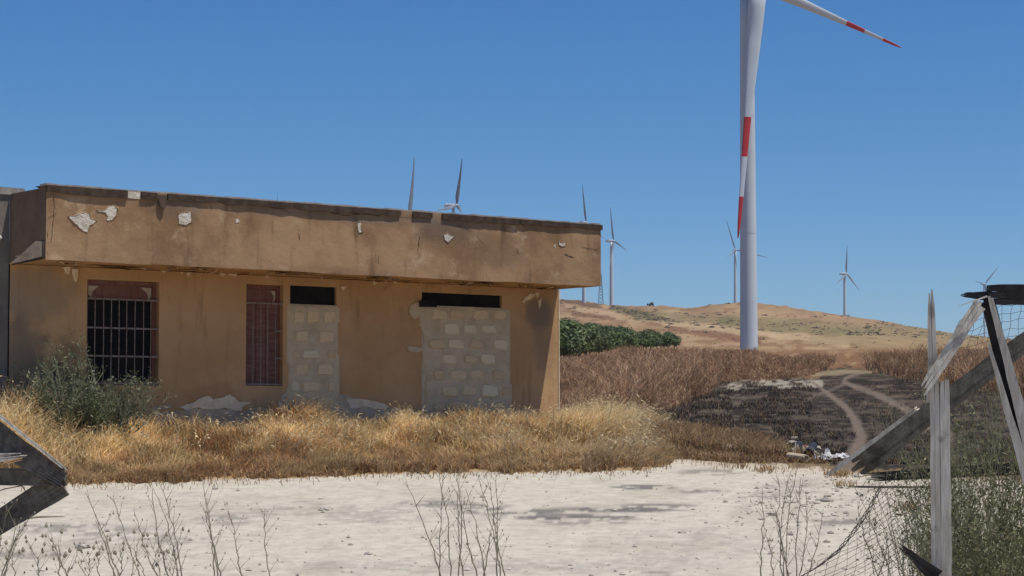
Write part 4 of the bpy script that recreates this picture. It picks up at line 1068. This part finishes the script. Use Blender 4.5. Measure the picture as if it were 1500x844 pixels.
# ------------------------------------------------------------------ plants made of branching stems
def twigs(mb, p, d, L, rad, depth, rr, spread=.6, segs=5, up=.12, ends=None, kids=3, n=3, wob=.12):
    pts = [p]; rs = [rad]; q = Vector(p); dd = Vector(d).normalized()
    for i in range(segs):
        dd = (dd+Vector((rr.gauss(0, wob), rr.gauss(0, wob), rr.gauss(0, wob)+up*.3))).normalized()
        q = q+dd*(L/segs); pts.append(q.copy()); rs.append(rad*(1-.75*(i+1)/segs))
        if depth > 0 and i >= 1:
            for _ in range(kids if rr.random() < .8 else 0):
                if rr.random() < .55:
                    s = Vector((rr.gauss(0, 1), rr.gauss(0, 1), rr.gauss(.3, .7))).normalized()
                    twigs(mb, q.copy(), (dd+s*spread).normalized(), L*rr.uniform(.25, .5), max(rs[-1]*.75, rad*.35), depth-1, rr, spread, max(2, segs-1), up, ends, kids, n, wob)
        if ends is not None and i >= 1: ends.append((q.copy(), dd.copy()))
    mb.tube(pts, rs, n)
def leafmesh(name, ends, per, size, cols, mat, parent, seed, jit=.02):
    r = np.random.default_rng(seed); ends = [e for e in ends if r.uniform() < .55]; P = np.array([tuple(e[0]) for e in ends]); 
    P = np.repeat(P, per, 0); n = len(P); P = P+r.normal(0, jit, (n, 3))
    a = r.normal(size=(n, 3)); a[:, 2] = np.abs(a[:, 2]); a /= np.linalg.norm(a, axis=1)[:, None]; b = np.cross(a, r.normal(size=(n, 3))); b /= np.linalg.norm(b, axis=1)[:, None]
    s = (size*r.uniform(.6, 1.4, n))[:, None]
    V = np.stack([P, P+a*s*.5+b*s*.16, P+a*s, P+a*s*.5-b*s*.16], 1).reshape(-1, 3)
    q = (np.arange(n)*4)[:, None]; T = np.concatenate([q+[[0, 1, 2]], q+[[0, 2, 3]]], 0)
    C = np.repeat(colmix(r, n, cols, [1/len(cols)]*len(cols), .2), 4, 0)
    o = link(name, npmesh(name, V, T, C), mat, parent); o['kind'] = 'stuff'; return o
M['twig'] = rough_mat('green_twig', (.22,.23,.15), (.32,.32,.22), 14, bd=.002)
M['drytwig'] = rough_mat('dry_twig', (.24,.21,.15), (.35,.31,.225), 14, bd=.002)
def shrub(bpx, D, H, nst, fan, label, seed, cols, size=.04, per=2, depth=2, kids=2, name='shrub', mat='twig', rad=.008, spread=.6):
    rr = random.Random(seed); X = (bpx-750)/FPX*D; z = gz(X, D); rt = empty(name, (X, D, z)); tag(rt, label, 'shrub' if name != 'weed' else 'weed')
    mb = MB(); ends = []
    for i in range(nst):
        a = rr.uniform(0, 2*math.pi); s = fan*rr.uniform(.15, 1)*1.2
        twigs(mb, Vector((rr.gauss(0, .05), rr.gauss(0, .05), -.02)), (math.cos(a)*s, math.sin(a)*s*.6, 1), H*rr.uniform(.7, 1.1), rad, depth, rr, spread, 7, .15, ends, kids)
    mb.build('stems', M[mat], rt)['kind'] = 'stuff'
    if cols: leafmesh('foliage', ends, per, size, cols, M['leaf'], rt, seed)
    return rt
GG = [(.12,.13,.075), (.15,.16,.09), (.085,.10,.05), (.22,.22,.14)]
shrub(168, 28.5, .86, 30, .9, 'grey green twiggy shrub in front of the barred window', 31, GG, .05, 1, 2, 2)
shrub(88, 28.1, 1.0, 26, .6, 'darker grey green shrub against the left end of the wall', 32, [(.10,.12,.06), (.15,.17,.09), (.21,.22,.13)], .05, 1, 2, 2)
shrub(120, 28.2, .62, 26, 1.1, 'low spreading green shrub between two taller ones at the wall foot', 33, [(.09,.11,.05), (.13,.15,.075)], .05, 2, 2, 2)

# ------------------------------------------------------------------ foreground stalks, traced stems
def stalk_plant(root_px, D, stems, label, seed, rad=.0035, buds=False, group=None):
    rr = random.Random(seed); X = (root_px-750)/FPX*D; z = gz(X, D); o = Vector((X, D, z)); rt = empty('dry_weed', o); tag(rt, label, 'weed', group)
    mb = MB(); bd = MB()
    for (bx, tx, ty) in stems:
        dd = rr.uniform(-.15, .15); p1 = at(bx, 858, D+dd)-o; p2 = at(tx, ty, D+dd*1.6)-o
        root = Vector((rr.gauss(0, .04), rr.gauss(0, .04), -.02)); pts = []; rs = []
        N = 12; bow = Vector((rr.uniform(-.03, .03), 0, 0))
        for i in range(5): f = i/5; pts.append(root.lerp(p1, f)); rs.append(rad*1.3*(1-.1*f))
        for i in range(N+1):
            f = i/N; pts.append(p1.lerp(p2, f)+bow*math.sin(math.pi*f)+Vector((rr.gauss(0, .0035), 0, 0))); rs.append(rad*1.15*(1-.7*f))
        mb.tube(pts, rs, 4)
        for i in range(7, len(pts)-1):
            for _ in range(2):
                if rr.random() < .42:
                    s = rr.choice((-1, 1)); L = rr.uniform(.03, .13)
                    e = []
                    twigs(mb, pts[i], (s*rr.uniform(.3, .9), rr.gauss(0, .4), 1), L, rad*.5, 1 if L > .08 else 0, rr, .6, 3, .2, e, 1, 3, .1)
                    if rr.random() < .8:
                        q = e[-1][0]; r_ = rr.uniform(.003, .006)*(1.6 if buds else .8)
                        bd.tube([q-Vector((0, 0, r_)), q, q+Vector((0, 0, r_*1.6))], [r_*.4, r_, r_*.2], 5)
            if rr.random() < .4:
                q = pts[i]; bd.tube([q-Vector((0, 0, .006)), q, q+Vector((0, 0, .008))], [.001, .004, .001], 4)
    mb.build('stems', M['drytwig'], rt)['kind'] = 'stuff'
    if bd.v: bd.build('buds', M['drytwig'], rt)['kind'] = 'stuff'
    return rt
stalk_plant(680, 10.6, [(648,592,702),(645,650,690),(660,643,690),(668,668,690),(680,672,700),(705,674,718),(712,682,716),(706,724,738),(733,700,698),(726,727,692),(741,719,706)], 'tall thin dry weed standing in the middle foreground', 51)
stalk_plant(290, 10.2, [(322,296,700),(316,303,730),(325,298,745),(398,388,745),(360,340,760),(268,236,708),(250,222,716),(262,228,722),(238,196,745),(210,164,725),(180,125,722),(172,140,762)], 'tall thin dry weeds in the left foreground', 52)
stalk_plant(180, 9.8, [(60,40,790),(85,70,782),(110,88,790),(135,112,800),(150,150,795),(170,175,806),(190,205,780),(215,190,800),(236,222,800),(250,262,812),(268,255,798),(120,128,812),(30,20,800),(100,105,830)], 'low budding dry weed at the bottom left corner', 53, .003, True)
stalk_plant(15, 10.8, [(-5,30,775),(5,48,752),(-10,12,740),(0,22,760)], 'sparse twig weed beside the broken frame at the left edge', 57)
stalk_plant(1160, 10.4, [(1115,1118,716),(1130,1118,770),(1147,1158,690),(1155,1170,680),(1166,1172,700),(1170,1180,720),(1160,1140,700),(1150,1136,745),(1178,1206,745)], 'tall thin dry weed right of centre in the foreground', 54)
stalk_plant(1310, 11.5, [(1310,1250,708),(1290,1255,735),(1320,1280,716),(1330,1300,690),(1340,1318,700),(1352,1330,690),(1300,1290,760),(1345,1350,720),(1325,1335,745),(1280,1300,780)], 'tangle of dry stems around the drooping wire net', 55)

# green weed bushes behind the fence
M['bushtwig'] = rough_mat('bush_twig', (.16,.155,.085), (.26,.24,.15), 14, bd=.002)
GR = [(.12,.13,.06), (.16,.16,.08), (.085,.095,.045), (.22,.20,.11)]
shrub(1440, 12.6, 1.15, 34, .42, 'tall green weed bush at the right edge behind the pale post', 61, GR, .03, 1, 2, 2, name='weed_bush', mat='bushtwig', rad=.0065, spread=.5)
shrub(1490, 12.2, 1.0, 36, .5, 'dense dark green weed bush in the bottom right corner', 62, GR, .03, 2, 2, 2, name='weed_bush', mat='bushtwig', rad=.0065, spread=.5)
shrub(1375, 12.9, .95, 20, .4, 'sparse green weeds just behind the pale post', 63, GR, .024, 1, 2, 2, name='weed_bush', mat='bushtwig', rad=.0055, spread=.5)
shrub(1420, 11.9, .72, 26, .45, 'low leafy weeds at the foot of the pale post', 64, GR, .028, 2, 2, 2, name='weed_bush', mat='bushtwig', rad=.0055, spread=.5)
shrub(1475, 13.4, 1.3, 22, .3, 'tall thin stemmed weeds under the fallen dark beam', 65, GR, .024, 1, 2, 2, name='weed_bush', mat='bushtwig', rad=.0055, spread=.5)
shrub(1330, 13.3, .75, 14, .55, 'thin green weeds left of the pale post', 66, GR, .022, 1, 2, 1, name='weed_bush', mat='bushtwig', rad=.0045, spread=.5)
shrub(1400, 13.6, 1.0, 20, .5, 'olive weeds showing between the fallen beam and the low charred log', 67, GR, .026, 2, 2, 2, name='weed_bush', mat='bushtwig', rad=.0055, spread=.5)

# ------------------------------------------------------------------ timber
def board(name, p0, p1, w0, w1, th, mat, seed, parent, D0, D1=None, jag0=.0, jag1=.06, strands=6, bowpx=0, edge=.08, label=None, endmat=None):
    """weathered board between two pixels at depth D0/D1; widths in metres; ends splinter by strands"""
    rr = random.Random(seed); D1 = D1 or D0
    a = at(p0[0], p0[1], D0); b = at(p1[0], p1[1], D1); ax_ = (b-a); L = ax_.length; ax_.normalize()
    view = ((a+b)/2-Vector((0, 0, EYE))).normalized(); wd = ax_.cross(view).normalized(); dp = wd.cross(ax_).normalized()
    if wd.dot(Vector((0, 0, 1))) < 0: wd = -wd
    N = max(6, int(L/.07)); mb = MB()
    prof = [[1+rr.uniform(-edge, edge) for _ in range(N+1)] for _ in range(2)]
    for s in (0, 1):
        for i in range(1, N): prof[s][i] = (prof[s][i-1]+prof[s][i])/2
    rl = [rr.uniform(-.0012, .0012) for _ in range(strands)]; sp = [rr.random() < .15 for _ in range(strands+1)]
    gl = [rr.uniform(.3, .75)*L for _ in range(strands+1)]
    for k in range(strands):
        u0 = k/strands-.5; u1 = (k+1)/strands-.5
        s0 = jag0*rr.random(); s1 = L-jag1*rr.random()
        vs = []
        rel = rl[k]*1.5
        for i in range(N+1):
            f = i/N; s = s0+(s1-s0)*f; ww = w0+(w1-w0)*f; g = (s/L); bow = wd*(bowpx/FPX*D0*math.sin(math.pi*f))
            if f == 1: tap = .5 if jag1 > .03 else .9
            elif f == 0: tap = .35 if jag0 > .03 else 1
            else: tap = 1
            q0 = u0*(prof[0][i] if k == 0 else 1); q1 = u1*(prof[1][i] if k == strands-1 else 1); m_ = (q0+q1)/2
            q0 = m_+(q0-m_)*tap; q1 = m_+(q1-m_)*tap
            c = a+ax_*s+bow
            gap = .0008 if s < .12 or s > L-.12 else .0
            for q, ins in ((q0, gap+(.0011 if sp[k] and s > gl[k] else 0) if k else 0), (q1, -gap-(.0011 if sp[k+1] and s > gl[k+1] else 0) if k < strands-1 else 0)):
                vs.append(c+wd*(q*ww+ins)-dp*(th/2+rel)); 
            for q in (q1, q0): vs.append(c+wd*(q*ww)+dp*(th/2))
        fs = []
        for i in range(N):
            o_ = i*4
            for j in range(4): fs.append((o_+j, o_+(j+1) % 4, o_+4+(j+1) % 4, o_+4+j))
        fs += [(0, 1, 2, 3), (N*4+3, N*4+2, N*4+1, N*4)]
        mb.add([v-(parent.location if parent else Vector()) for v in vs], fs, 1 if (endmat and k == strands-1) else 0)
    o = mb.build(name, [M[mat]]+([M[endmat]] if endmat else []), parent)
    if label: o['label'] = label
    return o, (a, b)
def solo(name, label, cat, *a, **k):
    o, (p, q) = board(name, *a[:2], *a[2:], **k); tag(o, label, cat); return o
Dp = 11.0
post = empty('fence_post', (at(1380, 900, Dp).x, Dp, gz(at(1380, 900, Dp).x, Dp))); tag(post, 'pale weathered wooden post with a splintered top, standing at the right', 'fence post')
board('shaft', (1382,1040), (1376,556), .108, .098, .09, 'wood', 1, post, Dp, jag0=0, jag1=.025, strands=4)
board('splinter', (1368,590), (1363,424), .066, .026, .04, 'wood', 2, post, Dp, jag0=0, jag1=.035, strands=2, edge=.2)
sp_, _ = board('splinter', (1379,560), (1374,512), .035, .012, .03, 'fresh', 3, post, Dp+.02, jag0=0, jag1=.05, strands=3); sp_['label'] = 'fresh orange split wood'
def single(name, label, cat, p0, p1, w0, w1, th, mat, seed, D0, parent=None, **k):
    o, _ = board(name, p0, p1, w0, w1, th, mat, seed, parent, D0, **k)
    if parent is None: tag(o, label, cat)
    elif label: o['label'] = label
    return o
def group_root(name, label, cat, px, py, D): return tag(empty(name, at(px, py, D)), label, cat)
single('nailed_slat', 'short pale slat nailed aslant across the top of the post', None, (1347,580), (1438,440), .052, .07, .025, 'wood', 5, Dp-.08, parent=post, jag0=.05, jag1=.03, strands=3, edge=.2)
fl_ = group_root('fence_rail', 'dark horizontal rail with a splintered end at the top right', 'rail', 1480, 432, Dp)
single('rail_body', None, None, (1560,432), (1444,432), .112, .105, .08, 'charred', 6, Dp+.06, parent=fl_, jag0=0, jag1=.02, strands=3)
single('splinter', None, None, (1452,434), (1404,431), .06, .022, .04, 'charred', 16, Dp+.05, parent=fl_, jag0=0, jag1=.05, strands=3, edge=.3)
single('splinter', None, None, (1450,440), (1436,450), .03, .02, .04, 'charred', 18, Dp+.05, parent=fl_, jag0=0, jag1=.02, strands=2)
single('splinter', 'thin pale splinter', None, (1446,434), (1403,449), .010, .003, .008, 'wood', 17, Dp-.12, parent=fl_, jag0=0, jag1=0, strands=1)
lb = group_root('leaning_post', 'dark leaning post with a pale split slat along it, below the dark top rail', 'fence post', 1480, 560, Dp)
single('board', None, None, (1446,436), (1512,712), .075, .07, .05, 'charred', 7, Dp+.0, parent=lb, jag0=.03, jag1=0, strands=5)
single('slat', 'pale weathered slat', None, (1450,432), (1524,712), .028, .075, .04, 'wood', 8, Dp-.06, parent=lb, jag0=.03, jag1=0, strands=2, edge=.2)
single('slat', 'second pale slat starting lower down', None, (1447,498), (1508,712), .014, .065, .03, 'wood', 19, Dp-.05, parent=lb, jag0=.03, jag1=0, strands=2, edge=.3)
fb = group_root('fallen_beam', 'long dark beam slanting down behind the pale post, its broken end just above the yard', 'beam', 1300, 640, Dp+.5)
single('beam_body', None, None, (1620,413), (1248,690), .088, .128, .10, 'darkwood', 9, Dp+.35, parent=fb, D1=Dp+.6, jag0=0, jag1=.05, strands=3, edge=.14)
single('lit_edge_strip', 'pale grey strip for the lit top edge of the beam', None, (1345,597), (1206,701), .020, .024, .12, 'wood', 10, Dp+.32, parent=fb, D1=Dp+.5, jag0=.02, jag1=.06, strands=3)  # pale wood colour gives the beam its sunlit top edge
single('charred_log', 'dark horizontal log lying low among the green weeds', 'log', (1560,682), (1262,700), .09, .055, .08, 'charred', 11, 13.2, D1=13.6, jag0=0, jag1=.12, strands=6)
single('charred_stick', 'short black burnt stick hanging beside the foot of the pale post', 'stick', (1372,846), (1314,796), .07, .028, .03, 'charred', 12, Dp-.1, jag0=0, jag1=.05, strands=5, edge=.4)
single('yard_shadow_strip', 'thin dark strip standing for a shadow across the yard behind the wire net', 'shadow_strip', (1236,713), (1368,714), .014, .018, .02, 'darkwood', 13, 14.5, jag0=.05, jag1=0, strands=3)  # added dark strip standing in for a shadow line on the yard
# left broken frame
fr = group_root('broken_fence', 'broken frame of dark weathered boards jutting in at the left edge', 'fence', 20, 690, Dp)
single('slanting_board', None, None, (-70,596), (98,708), .19, .085, .04, 'darkwood', 21, Dp+.02, parent=fr, jag0=0, jag1=.03, strands=7)
single('lit_edge_strip', 'pale strip for the lit top edge of the slanting board', None, (-60,561), (99,690), .018, .016, .07, 'wood', 22, Dp, parent=fr, jag0=0, jag1=.03, strands=3)  # paler strip stands in for light along the board's top
single('cross_board', None, None, (-70,697), (98,699), .09, .095, .05, 'darkwood', 23, Dp+.06, parent=fr, jag0=0, jag1=.03, strands=7)
single('brace', None, None, (90,708), (-40,790), .14, .11, .04, 'darkwood', 24, Dp+.1, parent=fr, jag0=0, jag1=0, strands=6)
pk = group_root('broken_plank', 'pale broken plank end with fresh orange wood at the left edge', 'plank', 10, 670, Dp)
single('plank_body', None, None, (-60,676), (40,667), .075, .03, .03, 'wood', 25, Dp-.07, parent=pk, jag0=0, jag1=.08, strands=5)
single('splinter', 'fresh orange splinter', None, (4,679), (39,671), .018, .012, .02, 'fresh', 26, Dp-.08, parent=pk, jag0=.03, jag1=.03, strands=2)
# stick on the yard
o = MB(); a = at(8, 763, 21.); b = at(95, 754, 21.); za = gz(a.x, a.y); o.tube([(a.x, a.y, za+.02), ((a.x+b.x)/2, a.y+.1, za+.05), (b.x, b.y, za+.06)], [.015, .012, .004], 5)
tag(o.build('dry_stick', M['drytwig']), 'long dry stick lying on the gravel at the left', 'stick')

# ------------------------------------------------------------------ wire netting
def net(label, f, nu, nv, seed, D, rad=.0013, edge_pts=None, square=False):
    """f(u,v) -> (px,py); diamonds"""
    rr = random.Random(seed); rt = empty('wire_netting', at(*f(.5, 1), D)); tag(rt, label, 'netting'); mb = MB(); o = rt.location
    K = nu+nv
    def P(i, j):
        px, py = f(i/nu, j/nv); q = hash2(np.array([i*7+1]), np.array([j*13+3]), seed)[0]; q2 = hash2(np.array([i*5+11]), np.array([j*3+3]), seed)[0]
        return at(px+(q-.5)*4, py+(q2-.5)*4, D+.06*math.sin(i*.6)+.05*math.sin(j*.45))-o
    if square:
        for i in range(nu+1): mb.tube([P(i, j) for j in range(nv+1)], rad, 3)
        for j in range(nv+1): mb.tube([P(i, j) for i in range(nu+1)], rad, 3)
    for s in (() if square else (1, -1)):
        for st in range(-nv, nu+nv):
            pts = []
            for j in range(nv+1):
                i = st+(j if s > 0 else -j)*1
                if 0 <= i <= nu: pts.append(P(i, j))
            if len(pts) > 1: mb.tube(pts, rad, 3)
    mb.build('mesh_wires', M['wire'], rt)['kind'] = 'stuff'
    if edge_pts:
        for k in range(4):
            e = MB(); pts = []
            for i in range(len(edge_pts)-1):
                a, b_ = edge_pts[i], edge_pts[i+1]
                for t in range(6): pts.append(at(a[0]+(b_[0]-a[0])*t/6+2.5*math.sin(i*6+t+k*1.7), a[1]+(b_[1]-a[1])*t/6+1.5*math.cos((i*6+t)*.8+k*2), D-.02)-o)
            e.tube(pts, .0022, 4); e.build('edge_strand', M['wire'], rt)
def f1(u, v):
    ly = 712+v*v*60+v*150; lx = np.interp(ly, [700, 720, 760, 800, 830, 860, 925], [1292, 1286, 1262, 1228, 1192, 1150, 1090])
    return lx+(1425-lx)*u, ly+(1-u)*0+14*math.sin(u*3.1)*v
net('drooping rusty wire netting left of the pale post', f1, 17, 15, 3, Dp+.25, edge_pts=[(1290,712),(1274,745),(1250,780),(1225,810),(1195,832),(1165,850),(1120,880)])
net('torn wire netting stretched under the dark top rail', lambda u, v: (1405+130*u-25*v*(1-u), 442+72*v+26*(1-u)*(1-u)), 10, 6, 4, Dp+.12, square=True)
# loose wire loop at left
o = MB(); pts = [at(30+34*math.cos(t)-25, 728+28*math.sin(t), Dp+.15) for t in np.linspace(-2.2, 2.6, 16)]; o.tube(pts, .003, 4)
pts = [at(x, y, Dp+.15) for x, y in ((-10,722),(8,716),(30,712),(52,700))]; o.tube(pts, .003, 4)
tag(o.build('wire_loop', M['wire']), 'loose rusty wire loop hanging inside the broken left frame', 'wire')

# ------------------------------------------------------------------ rubbish at the edge of the burnt ground
def onground(px, py): D = 1.94/((py-609)/FPX+.0425); D = min(D, 60); X = (px-750)/FPX*D; return X, D, gz(X, D)
def lump(name, px, py, sx, sy, sz, mat, seed, label, cat, n=10, group=None):
    r = random.Random(seed); X, D, z = onground(px, py); mb = MB(); rows = 6; vs = []
    for j in range(rows+1):
        ph = math.pi*j/rows
        for k in range(n):
            th = 2*math.pi*k/n; q = r.uniform(.72, 1.15)
            vs.append((math.cos(th)*math.sin(ph)*sx*q, math.sin(th)*math.sin(ph)*sy*q, math.cos(ph)*sz*q+sz*.5))
    mb.add(vs, [(j*n+k, j*n+(k+1) % n, (j+1)*n+(k+1) % n, (j+1)*n+k) for j in range(rows) for k in range(n)])
    o = mb.build(name, mat); o.location = (X, D, z); tag(o, label, cat, group); return o
def sheet(px, py, w_, d_, h, seed, mat, label):
    r = random.Random(seed); X, D, z = onground(px, py); N = 14; vs = []; 
    for j in range(N+1):
        for i in range(N+1):
            u = i/N-.5; v = j/N-.5; e = 1-max(abs(u), abs(v))*2
            hh = h*(abs(float(fbm(np.array([u*5+seed]), np.array([v*4.]), seed, 3)[0])-.45)*4)*(.25+e)
            vs.append((u*w_*(1+.3*math.sin(v*9+seed))+r.uniform(-.015, .015), v*d_*(1+.3*math.sin(u*7))+r.uniform(-.02, .02), hh+.015))
    mb = MB(); mb.add(vs, [(j*(N+1)+i, j*(N+1)+i+1, (j+1)*(N+1)+i+1, (j+1)*(N+1)+i) for j in range(N) for i in range(N)])
    o = mb.build('plastic_sheet', mat); o.location = (X, D, z); tag(o, label, 'sheet')
sheet(1212, 670, .50, .7, .10, 3, M['sheet'], 'crumpled white sheet dumped at the edge of the burnt ground')
sheet(1198, 674, .3, .4, .10, 6, M['sheet'], 'small white scrap in front of the crumpled white sheet')
sheet(1172, 668, .4, .6, .2, 8, M['concrete'], 'grey torn sheet among the dark pipes')
def pipe(p0, p1, r_, label, seed, h0=.06, h1=.06, mat='charred'):
    X, D, z = onground(*p0); X2, D2, z2 = onground(*p1); a = Vector((X, D, z+h0)); b = Vector((X2, D2, z2+h1)); mb = MB(); t = (b-a).normalized(); N = 12
    sd = t.cross(Vector((0, 0, 1))).normalized(); u = sd.cross(t); vs = []
    for (q, rr_) in ((a, r_*.72), (a, r_), (b, r_), (b, r_*.72), (a+t*.02, r_*.72)):
        vs += [q+sd*(math.cos(2*math.pi*k/N)*rr_)+u*(math.sin(2*math.pi*k/N)*rr_)-a for k in range(N)]
    mb.add(vs, [(i*N+k, i*N+(k+1) % N, (i+1)*N+(k+1) % N, (i+1)*N+k) for i in range(4) for k in range(N)])
    o = mb.build('dumped_pipe', M[mat], smooth=False); o.location = a; tag(o, label, 'pipe')
pipe((1154,675), (1180,677), .055, 'pale scorched pipe lying lowest in the rubbish heap', 1, mat='bare_grey')
pipe((1158,668), (1170,655), .07, 'black pipe end on the left of the rubbish heap', 2, .12, .08)
pipe((1183,674), (1190,656), .07, 'black pipe end in the middle of the rubbish heap', 3, .09, .08)
for i, (px, py, s, m, lb) in enumerate([(1160,652,.09,'stone','pale stone at the top of the rubbish heap'), (1178,656,.1,'redwood','dull red lump in the rubbish heap'), (1195,658,.08,'stone','grey stone above the white sheet'),
        (1163,640,.06,'stone','small grey stone behind the rubbish heap'), (1200,664,.07,'charred','black lump beside the white sheet'), (1066,664,.13,'bare_grey','flat grey concrete lump at the left of the burnt ground edge'),
        (1073,661,.04,'sheet','tiny white scrap beside the flat grey concrete lump')]):
    lump('rubble', px, py, s*1.3, s, s*.7, M[m], 60+i, lb, 'rubble')
for i, (px, py, s, lb) in enumerate([(1256,699,.05,'pale stone under the end of the fallen beam'), (1283,699,.06,'larger pale stone right of the fallen beam end'), (1132,753,.05,'dark stone on the yard beside the thin dry weed'),
        (998,780,.03,'small dark stone in the middle of the yard'), (541,812,.03,'dark stone lying left of the middle weed'), (125,800,.06,'flat dark stone at the lower left of the yard'), (475,747,.045,'dark stone alone on the left half of the yard')]):
    lump('stone', px, py, s*1.4, s, s*.5, M['stone'], 90+i, lb, 'stone')

# ------------------------------------------------------------------ haze
hm, hn, hb = newmat('haze_air'); hn.nodes.remove(hb)
pv = hn.nodes.new('ShaderNodeVolumePrincipled'); pv.inputs['Color'].default_value = (.78,.86,1,1); pv.inputs['Density'].default_value = .00004
pv.inputs['Anisotropy'].default_value = .2
hn.links.new(pv.outputs[0], hn.nodes['Material Output'].inputs['Volume'])
mb = MB(); mb.box(-13000, 13000, -13000, 13000, -1200, 330)
tag(mb.build('haze', hm), kind='stuff')
